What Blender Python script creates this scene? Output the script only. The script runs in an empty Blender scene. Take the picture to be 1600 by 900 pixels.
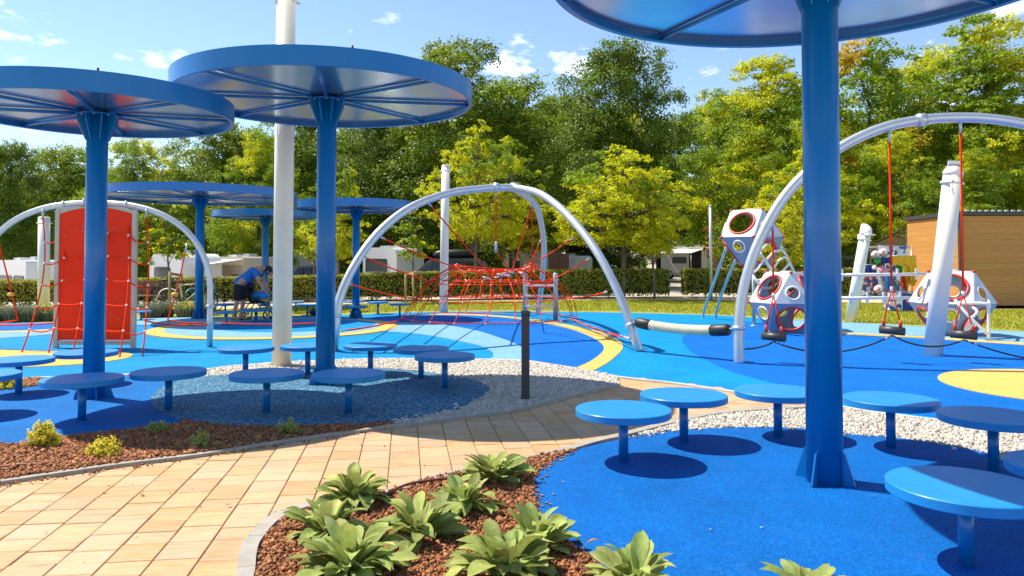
import bpy, bmesh, math, random
import numpy as np
from mathutils import Vector, Matrix, Quaternion
random.seed(7)
S = bpy.context.scene
COL = S.collection
PI = math.pi

# ------------------------------------------------------------------ camera
cam_d = bpy.data.cameras.new('camera'); cam = bpy.data.objects.new('camera', cam_d); COL.objects.link(cam)
cam.location = (0, 0, 1.5); cam.rotation_euler = (PI/2 + 0.028, 0, 0)
cam_d.sensor_width = 36; cam_d.lens = 26.62; cam_d.shift_y = -0.0459
cam_d.clip_start = 0.05; cam_d.clip_end = 2000
S.camera = cam

# ------------------------------------------------------------------ sky, sun, exposure
TO_SUN = Vector((-0.60, 0.30, 1.0)).normalized()
ELEV = math.asin(TO_SUN.z); AZ = math.atan2(TO_SUN.x, TO_SUN.y)
world = bpy.data.worlds.new('World'); S.world = world; world.use_nodes = True
nt = world.node_tree; nt.nodes.clear()
N = nt.nodes.new; L = nt.links.new
sky = N('ShaderNodeTexSky'); sky.sky_type = 'NISHITA'; sky.sun_disc = False
sky.sun_elevation = ELEV; sky.sun_rotation = AZ
sky.air_density = 1.0; sky.dust_density = 0.1; sky.ozone_density = 2.2
tc = N('ShaderNodeTexCoord'); sep = N('ShaderNodeSeparateXYZ'); L(tc.outputs['Generated'], sep.inputs[0])
zz = N('ShaderNodeMath'); zz.operation = 'MAXIMUM'; zz.inputs[1].default_value = 0.0; L(sep.outputs['Z'], zz.inputs[0])
za = N('ShaderNodeMath'); za.operation = 'ADD'; za.inputs[1].default_value = 0.12; L(zz.outputs[0], za.inputs[0])
dv = N('ShaderNodeVectorMath'); dv.operation = 'DIVIDE'; L(tc.outputs['Generated'], dv.inputs[0])
cz = N('ShaderNodeCombineXYZ'); [L(za.outputs[0], cz.inputs[i]) for i in range(3)]; L(cz.outputs[0], dv.inputs[1])
mp = N('ShaderNodeMapping'); mp.inputs['Scale'].default_value = (1.5, 1.1, 0.0); mp.inputs['Location'].default_value = (3.1, 1.7, 0)
L(dv.outputs[0], mp.inputs[0])
n1 = N('ShaderNodeTexNoise'); n1.inputs['Scale'].default_value = 2.1; n1.inputs['Detail'].default_value = 9; n1.inputs['Roughness'].default_value = 0.6
L(mp.outputs[0], n1.inputs['Vector'])
r1 = N('ShaderNodeValToRGB'); r1.color_ramp.elements[0].position = 0.565; r1.color_ramp.elements[1].position = 0.70
L(n1.outputs['Fac'], r1.inputs[0])
mx = N('ShaderNodeMix'); mx.data_type = 'RGBA'; L(r1.outputs[0], mx.inputs['Factor'])
L(sky.outputs[0], mx.inputs['A']); mx.inputs['B'].default_value = (9.5, 9.7, 10.2, 1)
bg = N('ShaderNodeBackground'); bg.inputs['Strength'].default_value = 0.115
L(mx.outputs['Result'], bg.inputs['Color'])
wo = N('ShaderNodeOutputWorld'); L(bg.outputs[0], wo.inputs['Surface'])

sd = bpy.data.lights.new('sun', 'SUN'); sd.energy = 4.6; sd.angle = math.radians(0.53); sd.color = (1.0, 0.91, 0.77)
sun = bpy.data.objects.new('sun', sd); COL.objects.link(sun); sun.location = (-20, 10, 35)
sun.rotation_euler = TO_SUN.to_track_quat('Z', 'Y').to_euler()

S.view_settings.view_transform = 'Standard'; S.view_settings.look = 'None'
S.view_settings.exposure = 0.8; S.view_settings.gamma = 1; S.view_settings.use_curve_mapping = False
S.render.engine = 'CYCLES'
S.cycles.max_bounces = 8; S.cycles.transparent_max_bounces = 8

# ------------------------------------------------------------------ helpers
def tag(o, label=None, cat=None, group=None, kind=None):
    if label: o['label'] = label
    if cat: o['category'] = cat
    if group: o['group'] = group
    if kind: o['kind'] = kind
    return o

def thing(name, label, cat, loc=(0, 0, 0), rz=0, group=None):
    o = bpy.data.objects.new(name, None); COL.objects.link(o)
    o.empty_display_size = 0.1
    o.location = loc if len(loc) == 3 else (loc[0], loc[1], 0); o.rotation_euler = (0, 0, rz)
    return tag(o, label, cat, group)

def link(name, me, mat, parent=None):
    if mat is not None and not me.materials: me.materials.append(mat)
    o = bpy.data.objects.new(name, me); COL.objects.link(o)
    if parent is not None: o.parent = parent
    return o

def copy_tree(o, parent=None):
    c = o.copy(); COL.objects.link(c); c.parent = parent
    for ch in list(o.children): copy_tree(ch, c)
    return c

def spline(pts, n=6, closed=False):
    P = [Vector(p) for p in pts]; out = []; m = len(P)
    for i in range(m if closed else m-1):
        if closed: a, b, c, d = P[i-1], P[i], P[(i+1) % m], P[(i+2) % m]
        else: a, b, c, d = P[max(i-1, 0)], P[i], P[i+1], P[min(i+2, m-1)]
        for k in range(n):
            t = k/n
            out.append(0.5*((2*b)+(c-a)*t+(2*a-5*b+4*c-d)*t*t+(3*b-a-3*c+d)*t**3))
    if not closed: out.append(P[-1])
    return out

class MB:
    def __init__(s): s.v = []; s.f = []; s.sm = []
    def add(s, vs, fs, smooth=False):
        b = len(s.v); s.v += [tuple(x) for x in vs]; s.f += [tuple(i+b for i in q) for q in fs]; s.sm += [smooth]*len(fs); return s
    def box(s, c, size, rot=None):
        hx, hy, hz = [k/2 for k in size]; c = Vector(c)
        vs = [Vector((x*hx, y*hy, z*hz)) for z in (-1, 1) for y in (-1, 1) for x in (-1, 1)]
        if rot is not None: vs = [rot @ q for q in vs]
        return s.add([c+q for q in vs], [(0,2,3,1),(4,5,7,6),(0,1,5,4),(2,6,7,3),(0,4,6,2),(1,3,7,5)])
    def bbox(s, c, size, b=0.01, rot=None):       # bevelled box
        bm = bmesh.new(); bmesh.ops.create_cube(bm, size=1)
        for q in bm.verts: q.co = Vector((q.co.x*size[0], q.co.y*size[1], q.co.z*size[2]))
        bmesh.ops.bevel(bm, geom=bm.edges[:]+bm.verts[:], offset=b, segments=2, affect='EDGES', profile=0.6)
        return s.bm(bm, c, rot)
    def bm(s, bm, c=(0,0,0), rot=None, smooth=False):
        bm.verts.index_update(); c = Vector(c)
        vs = [c+((rot @ q.co) if rot is not None else q.co) for q in bm.verts]
        fs = [tuple(q.index for q in f.verts) for f in bm.faces]
        bm.free(); return s.add(vs, fs, smooth)
    def bar(s, p0, p1, w, h, up=(0,0,1)):
        p0, p1 = Vector(p0), Vector(p1); d = p1-p0; z = d.normalized(); u = Vector(up)
        if abs(z.dot(u)) > 0.98: u = Vector((0, 1, 0))
        x = u.cross(z).normalized(); y = z.cross(x)
        return s.box((p0+p1)/2, (w, h, d.length), Matrix((x, y, z)).transposed())
    def tube(s, path, r, n=10, closed=False, caps=True, smooth=True):
        P = [Vector(p) for p in path]; m = len(P); R = r if hasattr(r, '__len__') else [r]*m
        vs = []; ref = None
        for i in range(m):
            if closed: t = P[(i+1) % m]-P[i-1]
            else: t = P[min(i+1, m-1)]-P[max(i-1, 0)]
            t.normalize()
            if ref is None:
                ref = Vector((0,0,1)) if abs(t.z) < 0.9 else Vector((1,0,0))
            x = (ref - t*ref.dot(t)).normalized(); y = t.cross(x); ref = x
            for k in range(n):
                a = 2*PI*k/n; vs.append(P[i]+(x*math.cos(a)+y*math.sin(a))*R[i])
        fs = []
        for i in range(m if closed else m-1):
            j = (i+1) % m
            for k in range(n): fs.append((i*n+k, i*n+(k+1) % n, j*n+(k+1) % n, j*n+k))
        s.add(vs, fs, smooth)
        if caps and not closed:
            b = len(s.v)-len(vs)
            s.f.append(tuple(b+k for k in reversed(range(n)))); s.f.append(tuple(b+(m-1)*n+k for k in range(n))); s.sm += [False, False]
        return s
    def cyl(s, p0, p1, r, r1=None, n=16, caps=True): return s.tube([p0, p1], [r, r if r1 is None else r1], n, caps=caps)
    def lathe(s, prof, n=32, c=(0,0,0), smooth=True, rot=None):
        vs = []; fs = []; m = len(prof); c = Vector(c)
        for r, z in prof:
            for k in range(n):
                a = 2*PI*k/n; q = Vector((r*math.cos(a), r*math.sin(a), z)); vs.append(c+((rot @ q) if rot is not None else q))
        for i in range(m-1):
            for k in range(n): fs.append((i*n+k, i*n+(k+1) % n, (i+1)*n+(k+1) % n, (i+1)*n+k))
        s.add(vs, fs, smooth)
        b = len(s.v)-len(vs)
        s.f.append(tuple(b+k for k in reversed(range(n)))); s.f.append(tuple(b+(m-1)*n+k for k in range(n))); s.sm += [False, False]
        return s
    def ball(s, c, r, n=10, m=6, sc=(1,1,1)):
        vs = []; fs = []; c = Vector(c)
        for i in range(m+1):
            p = PI*i/m
            for k in range(n):
                a = 2*PI*k/n; vs.append(c+Vector((sc[0]*math.sin(p)*math.cos(a), sc[1]*math.sin(p)*math.sin(a), -sc[2]*math.cos(p)))*r)
        for i in range(m):
            for k in range(n): fs.append((i*n+k, i*n+(k+1) % n, (i+1)*n+(k+1) % n, (i+1)*n+k))
        return s.add(vs, fs, True)
    def prism(s, poly, z0, z1, bottom=False):
        m = len(poly); vs = [(p[0], p[1], z0) for p in poly]+[(p[0], p[1], z1) for p in poly]
        a = sum(poly[i-1][0]*poly[i][1]-poly[i][0]*poly[i-1][1] for i in range(m))
        fs = [tuple(range(m, 2*m))] if a > 0 else [tuple(reversed(range(m, 2*m)))]
        if bottom: fs.append(tuple(reversed(range(m))))
        for i in range(m):
            j = (i+1) % m; fs.append((i, j, m+j, m+i) if a > 0 else (j, i, m+i, m+j))
        return s.add(vs, fs)
    def plate(s, poly3, th, nrm):      # closed polygon in space, given thickness along nrm
        m = len(poly3); nrm = Vector(nrm)*th; vs = [Vector(p) for p in poly3]; vs += [p+nrm for p in vs]
        fs = [tuple(reversed(range(m))), tuple(range(m, 2*m))]+[(i, (i+1) % m, m+(i+1) % m, m+i) for i in range(m)]
        return s.add(vs, fs)
    def build(s, name, mat, parent=None, world=False):
        me = bpy.data.meshes.new(name)
        v = s.v
        if world and parent is not None:
            l = parent.matrix_basis.inverted() if parent.parent is None else (parent.parent.matrix_basis @ parent.matrix_basis).inverted()
            v = [l @ Vector(q) for q in v]
        me.from_pydata(v, [], s.f); me.polygons.foreach_set('use_smooth', s.sm); me.update()
        return link(name, me, mat, parent)

def auto(o, ang=35):
    for p in o.data.polygons: p.use_smooth = True
    o.data.set_sharp_from_angle(angle=math.radians(ang)); return o

def np_mesh(name, V, F, mat, parent=None, smooth=False):
    me = bpy.data.meshes.new(name); V = np.asarray(V, np.float32); F = np.asarray(F, np.int32)
    k = F.shape[1]; me.vertices.add(len(V)); me.vertices.foreach_set('co', V.ravel())
    me.loops.add(F.size); me.loops.foreach_set('vertex_index', F.ravel())
    me.polygons.add(len(F)); me.polygons.foreach_set('loop_start', np.arange(0, F.size, k, dtype=np.int32))
    if smooth: me.polygons.foreach_set('use_smooth', np.ones(len(F), bool))
    me.update(calc_edges=True); me.validate()
    return link(name, me, mat, parent) if name else me

def inside(poly, x, y):
    x = np.asarray(x); y = np.asarray(y); r = np.zeros(x.shape, bool); m = len(poly)
    for i in range(m):
        x0, y0 = poly[i-1][0], poly[i-1][1]; x1, y1 = poly[i][0], poly[i][1]
        if y0 == y1: continue
        r ^= ((y0 > y) != (y1 > y)) & (x < (x1-x0)*(y-y0)/(y1-y0)+x0)
    return r

# ------------------------------------------------------------------ materials
MATS = {}
def mat(name, col=(.5,.5,.5), rough=.6, metal=0, coat=0, spec=.5, var=0, vscale=3, bump=0, bscale=40, col2=None, detail=6, obj_rand=0, isl=0, coord='Object', trans=0, stretch=None, coat_r=.06, hue=1.0):
    m = bpy.data.materials.new(name); m.use_nodes = True; t = m.node_tree; p = t.nodes['Principled BSDF']; MATS[name] = m
    p.inputs['Base Color'].default_value = (*col, 1); p.inputs['Roughness'].default_value = rough; p.inputs['Metallic'].default_value = metal
    p.inputs['Specular IOR Level'].default_value = spec
    if coat: p.inputs['Coat Weight'].default_value = coat; p.inputs['Coat Roughness'].default_value = coat_r
    n, l = t.nodes.new, t.links.new
    src = None
    def vec():
        c = n('ShaderNodeTexCoord'); o = c.outputs[coord]
        if stretch:
            mp = n('ShaderNodeMapping'); mp.inputs['Scale'].default_value = stretch; l(o, mp.inputs[0]); o = mp.outputs[0]
        return o
    if var or col2:
        nz = n('ShaderNodeTexNoise'); nz.inputs['Scale'].default_value = vscale; nz.inputs['Detail'].default_value = detail; nz.inputs['Roughness'].default_value = .65
        l(vec(), nz.inputs['Vector'])
        rp = n('ShaderNodeValToRGB'); l(nz.outputs['Fac'], rp.inputs[0])
        a = col if col2 else tuple(c*(1-var) for c in col); b = col2 if col2 else tuple(min(1, c*(1+var)) for c in col)
        rp.color_ramp.elements[0].position = .36; rp.color_ramp.elements[1].position = .64
        rp.color_ramp.elements[0].color = (*a, 1); rp.color_ramp.elements[1].color = (*b, 1)
        src = rp.outputs[0]
    if obj_rand or isl:
        if isl: g = n('ShaderNodeNewGeometry'); ro = g.outputs['Random Per Island']; amt = isl
        else: g = n('ShaderNodeObjectInfo'); ro = g.outputs['Random']; amt = obj_rand
        hs = n('ShaderNodeHueSaturation')
        mr = n('ShaderNodeMapRange'); mr.inputs['To Min'].default_value = 1-amt; mr.inputs['To Max'].default_value = 1+amt; l(ro, mr.inputs[0]); l(mr.outputs[0], hs.inputs['Value'])
        m2 = n('ShaderNodeMath'); m2.operation = 'MULTIPLY'; m2.inputs[1].default_value = 7.31; l(ro, m2.inputs[0])
        m3 = n('ShaderNodeMath'); m3.operation = 'FRACT'; l(m2.outputs[0], m3.inputs[0])
        mh = n('ShaderNodeMapRange'); mh.inputs['To Min'].default_value = .5-.06*amt*hue; mh.inputs['To Max'].default_value = .5+.05*amt*hue; l(m3.outputs[0], mh.inputs[0]); l(mh.outputs[0], hs.inputs['Hue'])
        if src: l(src, hs.inputs['Color'])
        else: hs.inputs['Color'].default_value = (*col, 1)
        src = hs.outputs[0]
    if src: l(src, p.inputs['Base Color'])
    if bump:
        nb = n('ShaderNodeTexNoise'); nb.inputs['Scale'].default_value = bscale; nb.inputs['Detail'].default_value = 4; l(vec(), nb.inputs['Vector'])
        bp = n('ShaderNodeBump'); bp.inputs['Strength'].default_value = bump; bp.inputs['Distance'].default_value = .01
        l(nb.outputs['Fac'], bp.inputs['Height']); l(bp.outputs[0], p.inputs['Normal'])
    if trans:
        tr = n('ShaderNodeBsdfTranslucent'); ms = n('ShaderNodeMixShader'); ms.inputs[0].default_value = trans
        if src: l(src, tr.inputs[0])
        else: tr.inputs[0].default_value = (*col, 1)
        l(p.outputs[0], ms.inputs[1]); l(tr.outputs[0], ms.inputs[2]); l(ms.outputs[0], t.nodes['Material Output'].inputs[0])
    return m

def granules(name, c1, c2, frac=.5, scale=110, rough=.75, blotch=.17):
    """poured rubber: fine two-colour granules with faint large-scale unevenness"""
    m = bpy.data.materials.new(name); m.use_nodes = True; t = m.node_tree; p = t.nodes['Principled BSDF']; n, l = t.nodes.new, t.links.new; MATS[name] = m
    c = n('ShaderNodeTexCoord'); v = n('ShaderNodeTexVoronoi'); v.inputs['Scale'].default_value = scale; l(c.outputs['Object'], v.inputs['Vector'])
    sp = n('ShaderNodeSeparateColor'); l(v.outputs['Color'], sp.inputs[0])
    rp = n('ShaderNodeValToRGB'); rp.color_ramp.elements[0].position = max(0, frac-.3); rp.color_ramp.elements[1].position = min(1, frac+.3)
    rp.color_ramp.elements[0].color = (*c1, 1); rp.color_ramp.elements[1].color = (*c2, 1); l(sp.outputs[0], rp.inputs[0])
    nz = n('ShaderNodeTexNoise'); nz.inputs['Scale'].default_value = 1.3; nz.inputs['Detail'].default_value = 8; nz.inputs['Roughness'].default_value = .7; l(c.outputs['Object'], nz.inputs['Vector'])
    mr = n('ShaderNodeMapRange'); mr.inputs['From Min'].default_value = .3; mr.inputs['From Max'].default_value = .7; mr.inputs['To Min'].default_value = 1-blotch; mr.inputs['To Max'].default_value = 1+blotch; l(nz.outputs['Fac'], mr.inputs[0])
    hs = n('ShaderNodeHueSaturation'); l(rp.outputs[0], hs.inputs['Color']); l(mr.outputs[0], hs.inputs['Value']); 
    # dusty scuffs
    n2 = n('ShaderNodeTexNoise'); n2.inputs['Scale'].default_value = 5; n2.inputs['Detail'].default_value = 10; n2.inputs['Roughness'].default_value = .75; l(c.outputs['Object'], n2.inputs['Vector'])
    r2 = n('ShaderNodeMapRange'); r2.inputs['From Min'].default_value = .56; r2.inputs['From Max'].default_value = .8; r2.inputs['To Max'].default_value = .12; l(n2.outputs['Fac'], r2.inputs[0])
    mx = n('ShaderNodeMix'); mx.data_type = 'RGBA'; l(r2.outputs[0], mx.inputs['Factor']); l(hs.outputs[0], mx.inputs['A']); mx.inputs['B'].default_value = (.22, .40, .55, 1)
    l(mx.outputs['Result'], p.inputs['Base Color'])
    p.inputs['Roughness'].default_value = rough; p.inputs['Specular IOR Level'].default_value = .12
    bp = n('ShaderNodeBump'); bp.inputs['Strength'].default_value = .5; bp.inputs['Distance'].default_value = .004; l(v.outputs['Distance'], bp.inputs['Height']); l(bp.outputs[0], p.inputs['Normal'])
    return m

mat('paint_blue', (.000,.150,.43), .36, coat=.36, spec=.35, var=.05, vscale=2.2, coat_r=.12, stretch=(5,5,.7))
mat('paint_seat', (.006,.215,.56), .52, coat=.12, spec=.35, var=.07, vscale=5, coat_r=.25)
mat('panel_blue', (.45,.58,.72), .20, metal=.92, var=.08, vscale=2.0)
granules('rubber_azure', (.0,.165,.42), (.001,.255,.55), .5, 90)
granules('rubber_deep', (.0,.09,.40), (.001,.145,.52), .5, 90)
granules('rubber_pad', (.0,.068,.31), (.001,.14,.46), .5, 150)
granules('rubber_left', (.0,.085,.32), (.001,.155,.46), .5, 140)
granules('rubber_pale', (.10,.27,.44), (.24,.44,.58), .5, 80, blotch=.06)
granules('rubber_teal', (.001,.085,.21), (.20,.34,.37), .70, 62, blotch=.08)
granules('rubber_yellow', (.56,.35,.085), (.70,.47,.145), .5, 80, blotch=.05)
mat('steel', (.62,.63,.64), .38, metal=.75, var=.05, vscale=6)
mat('galv', (.50,.52,.54), .45, metal=.6, var=.10, vscale=20)
mat('white_paint', (.84,.79,.69), .42, coat=.2, var=.05, vscale=2.5)
mat('cream_paint', (.88,.80,.64), .42, coat=.2, var=.06, vscale=2.0)
mat('rope_red', (.86,.045,.006), .85, spec=.15, bump=.4, bscale=120)
mat('rope_black', (.015,.015,.017), .6)
mat('rope_cream', (.66,.56,.40), .85, var=.15, vscale=30, bump=.5, bscale=80)
mat('clip_white', (.72,.72,.70), .45)
mat('panel_red', (.84,.030,.001), .55, spec=.25, var=.05, vscale=2)
mat('frame_beige', (.50,.44,.36), .55, var=.06, vscale=4)
mat('hold', (.62,.16,.11), .7)
mat('hold_yellow', (.80,.42,.02), .5)
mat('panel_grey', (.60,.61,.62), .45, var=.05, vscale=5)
mat('panel_grey_shade', (.25,.30,.37), .45, var=.06, vscale=5)  # cell grey with the shade of the down-tilted panels put into the colour
mat('plastic_red', (.68,.035,.02), .4)
mat('black', (.012,.012,.013), .5)
mat('dark_grey', (.042,.042,.045), .45, var=.1, vscale=8)
mat('kerb', (.33,.305,.265), .85, var=.12, vscale=9, bump=.2, bscale=90)
mat('kerb_white', (.50,.46,.41), .85, var=.1, vscale=7)
mat('sand_joint', (.16,.12,.085), .95, var=.3, vscale=30)
mat('mulch_base', (.14,.055,.025), .95, var=.4, vscale=60)
mat('mulch', (.31,.128,.050), .92, isl=.6, hue=.35)
mat('gravel_base', (.42,.39,.34), .95, var=.2, vscale=60)
mat('gravel', (.51,.47,.41), .85, isl=.26)
mat('hose', (.17,.062,.035), .55)
mat('leaf_lamb', (.23,.305,.045), .75, col2=(.36,.42,.12), vscale=6, obj_rand=.34, trans=.25, bump=.25, bscale=120)
mat('leaf_lamb_young', (.38,.43,.08), .75, col2=(.50,.54,.20), vscale=6, obj_rand=.25, trans=.3, bump=.25, bscale=120)
mat('leaf_yellow', (.74,.66,.05), .65, isl=.3, trans=.35)
mat('leaf_thyme', (.36,.43,.10), .7, isl=.3, trans=.3)
mat('leaf_oak', (.135,.215,.010), .5, isl=.6, trans=.46)
mat('leaf_olive', (.22,.295,.012), .5, isl=.58, trans=.48)
mat('leaf_mid', (.24,.35,.010), .5, isl=.52, trans=.5)
mat('leaf_lime', (.60,.62,.010), .5, isl=.4, trans=.5)
mat('leaf_gold', (.62,.46,.012), .5, isl=.4, trans=.5)
mat('leaf_rust', (.42,.10,.015), .6, isl=.4, trans=.4)
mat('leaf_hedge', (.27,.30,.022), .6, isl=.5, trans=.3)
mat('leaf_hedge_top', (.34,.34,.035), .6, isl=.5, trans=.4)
mat('hedge_core', (.018,.020,.008), .95)
mat('grass_silver', (.26,.28,.17), .8, isl=.3, trans=.3)
mat('bark', (.075,.055,.04), .95, var=.35, vscale=9, bump=.6, bscale=30)
mat('bark_pale', (.16,.13,.10), .95, var=.3, vscale=9, bump=.5, bscale=30)
mat('stake', (.42,.27,.11), .8, var=.2, vscale=12)
mat('lawn', (.22,.24,.010), .95, col2=(.34,.31,.020), vscale=1.1, detail=10)
mat('grass_blade', (.29,.32,.012), .8, isl=.4, trans=.45)
mat('dry_path', (.62,.44,.28), .95, var=.12, vscale=2)
mat('camp_gravel', (.40,.36,.30), .95, var=.15, vscale=.6)
mat('van_white', (.80,.79,.77), .35, coat=.5, var=.03, vscale=3)
mat('van_beige', (.56,.49,.39), .45, var=.05, vscale=3)
mat('glass_dark', (.02,.025,.028), .08, coat=.5)
mat('glass_grey', (.10,.11,.11), .12, coat=.5)
mat('car_navy', (.018,.022,.032), .25, coat=1)
mat('car_tan', (.30,.25,.19), .3, coat=.8)
mat('awning', (.70,.68,.63), .8, var=.08, vscale=4)
mat('awning_tan', (.42,.28,.11), .85, var=.1, vscale=4)
mat('rubber_tyre', (.015,.015,.015), .8)
mat('hut_wood', (.50,.235,.065), .6, var=.12, vscale=3, stretch=(1,.25,9), obj_rand=.07)
mat('hut_trim', (.05,.055,.065), .5)
mat('bench_wood', (.20,.085,.045), .6, var=.2, vscale=10)
mat('skin', (.46,.25,.17), .55)
mat('shirt', (.010,.16,.50), .85, var=.12, vscale=14)
mat('shorts', (.010,.011,.016), .9)
mat('fabric_blue', (.03,.24,.62), .8, var=.15, vscale=12)
mat('sandal', (.02,.018,.016), .7)
mat('cap_cloth', (.015,.016,.022), .8)
mat('leaf_dry', (.42,.26,.09), .8, var=.2, vscale=6, trans=.2)
mat('cyan', (.02,.35,.40), .4)

# ------------------------------------------------------------------ terrain
def terrain_z(x, y):
    z = 0.0
    if y > 36: z += min(y-36, 40)*.011
    if y > 76: z += (y-76)*.055
    if x < 0 and y > 30: z -= min(1, (y-30)/8)*min(1, -x/12)*.55
    return min(z, 3.2)
V = []; F = []
xs = list(np.linspace(-60, 60, 41)); ys = list(np.linspace(31, 150, 50))
xs = [-700, -250, -110]+xs+[110, 250, 700]; ys = [-60, -10, 10, 24, 29]+ys+[200, 400, 1200]
for y in ys:
    for x in xs: V.append((x, y, terrain_z(x, y)-.05))
nx = len(xs)
for j in range(len(ys)-1):
    for i in range(nx-1): F.append((j*nx+i, j*nx+i+1, (j+1)*nx+i+1, (j+1)*nx+i))
tag(np_mesh('ground', V, F, MATS['camp_gravel'], smooth=True), kind='structure')

def sheet(name, poly, z, m, parent=None, z0=-.06):
    o = MB().prism([(p[0], p[1]) for p in poly], z0, z).build(name, m, parent)
    if parent is None: tag(o, kind='structure')
    return o

# lawn between the rubber surface and the footpath
lawn_pts = [(-40,17), (-16.822,22.665), (-10.208,24.204), (-3.936,29.155), (6.185,30.927), (11.543,30.399), (14.888,28.009), (15.3,24.6), (32,24.2), (34,8), (-40,8)]
sheet('lawn', lawn_pts, -.012, MATS['lawn'])
sheet('footpath', [(-40,22.4), (-16.006,21.568), (-12.520,21.832), (-10.071,23.879), (-3.904,28.918), (6.132,30.661), (14.771,27.790), (15.9,25.2), (15.9,27.5), (16.160,30.399), (6.710,33.549), (-4.249,31.474), (-8.185,29.396), (-13.144,25.967), (-18.214,24.537), (-40,24.2)], -.006, MATS['dry_path'])

# grass blades over the lawn
rg = np.random.default_rng(3)
gx = rg.uniform(-9, 17, 90000); gy = rg.uniform(15, 30, 90000)
keep = inside([(-10.071,23.879), (-3.872,28.685), (6.079,30.399), (14.657,27.575), (15.3,24.2), (17,24), (17,15.2), (12.334,16.260), (11.272,16.717), (10.349,17.538), (8.462,19.451), (6.748,21.058), (5.779,22.103), (3.138,23.256), (1.590,23.564), (-0.806,23.879), (-3.138,23.256), (-4.530,22.380), (-8.879,21.058)], gx, gy)
gx, gy = gx[keep], gy[keep]; k = len(gx); ga = rg.uniform(0, 2*PI, k); gh = rg.uniform(.03, .075, k); gl = rg.uniform(-.03, .03, (k, 2))
V = np.zeros((k, 3, 3)); V[:, :, 0] = gx[:, None]; V[:, :, 1] = gy[:, None]; V[:, :, 2] = -.014
V[:, 0, 0] += np.cos(ga)*.010; V[:, 0, 1] += np.sin(ga)*.010; V[:, 1, 0] -= np.cos(ga)*.010; V[:, 1, 1] -= np.sin(ga)*.010
V[:, 2, :2] += gl; V[:, 2, 2] += gh
o = np_mesh('grass', V.reshape(-1, 3), np.arange(k*3).reshape(-1, 3), MATS['grass_blade'])
tag(o, 'short sunlit yellow green grass blades of the lawn behind the playground', 'grass', kind='stuff')

# ------------------------------------------------------------------ rubber playground surface
front = [(-30,9.6), (-7.795,9.267), (-6.420,9.539), (-6.102,9.827), (-5.135,10.104), (-4.275,10.581), (-4.020,10.904), (-3.326,11.353), (-2.963,11.463), (-2.192,11.726), (-1.283,11.726), (-0.590,11.687), (0.155,11.536), (0.561,11.107), (1.056,10.458), (1.384,9.908), (2.032,9.364), (2.566,8.769), (2.994,8.283), (3.410,7.848), (3.671,7.519), (4.591,6.833), (6.6,6.2), (9,5.2), (20,4)]
back = [(22,14), (11.899,15.689), (11.064,16.410), (10.149,17.200), (8.281,19.036), (6.592,20.573), (5.639,21.568), (3.059,22.665), (1.549,22.957), (-0.785,23.256), (-3.059,22.665), (-4.419,21.832), (-5.930,21.310), (-8.153,20.573), (-9.495,20.109), (-11.234,19.036), (-13.684,18.445), (-30,17.5)]
fr = spline(front[1:-3], 5); 
pg_poly = [front[0]]+[tuple(p) for p in fr]+front[-3:]+[back[0]]+[tuple(p) for p in spline(back[1:-1], 4)]+[back[-1]]
pg = sheet('playground_surface', pg_poly, .0, MATS['rubber_azure'])
def patch(name, pts, m, lvl=1, closed=True, n=5):
    poly = [tuple(p) for p in spline(pts, n, True)] if n else pts
    return sheet(name, poly, .004*lvl, m, pg, z0=-.02+.001*lvl)
def circ(c, r, n=64, a0=0, a1=2*PI, sx=1, sy=1): return [(c[0]+sx*r*math.cos(a0+(a1-a0)*i/n), c[1]+sy*r*math.sin(a0+(a1-a0)*i/n)) for i in range(n)]
DEEP, PALE, YEL, AZ_ = MATS['rubber_deep'], MATS['rubber_pale'], MATS['rubber_yellow'], MATS['rubber_azure']
# big deep-blue field under the net, bounded on the right by a yellow ribbon
out = [(1.133,10.519), (1.401,11.246), (1.670,12.164), (1.930,13.246), (2.041,14.422), (1.951,15.969), (1.552,17.538), (0.892,19.241), (0.000,20.813), (-1.105,21.832), (-2.610,22.103)]
inn = [(-2.562,21.699), (-1.078,21.310), (0.000,20.223), (0.786,18.638), (1.323,16.875), (1.596,15.156), (1.647,13.862), (1.561,12.958), (1.383,12.164), (1.151,11.390), (0.883,10.708)]
yo, yi = [tuple(p) for p in spline(out, 6)], [tuple(p) for p in spline(inn, 6)]
patch('yellow_ribbon', yo+yi, YEL, 2, n=0)
patch('deep_blue_field', yi[2:]+[(0.557,11.038), (0.154,11.463), (0.232,12.504), (0.170,13.445), (0.047,13.971), (-0.253,15.028), (-0.845,16.717), (-1.866,18.445), (-3.017,19.036), (-3.979,19.665), (-3.594,21.310)], DEEP, 1, n=0)
patch('pale_crescent', [tuple(p) for p in spline([(-4.116,20.338), (-3.017,19.036), (-1.866,18.445), (-0.845,16.717), (-0.253,15.028), (0.047,13.971), (0.199,13.148), (0.230,12.418), (0.165,11.514)], 5)]+[tuple(p) for p in spline([(-0.314,11.642), (-0.301,12.332), (-0.368,12.864), (-0.598,13.650), (-1.078,14.539), (-1.851,15.689), (-2.766,16.410), (-3.734,17.036)], 5)], PALE, 3, n=0)
# ring round the far canopy
rc = (-5.35, 17.3)
patch('yellow_ring', circ(rc, 2.72), YEL, 5, n=0)
patch('pale_disc', circ((-5.38,17.36), 2.36), PALE, 6, n=0)
patch('blue_disc', circ((-5.1,17.9), 1.85), AZ_, 7, n=0)
patch('pale_band', [(-10.114,19.665), (-8.624,20.455), (-6.592,20.573), (-6.420,19.036), (-8.379,18.071), (-9.157,18.256)], PALE, 4)
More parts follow.
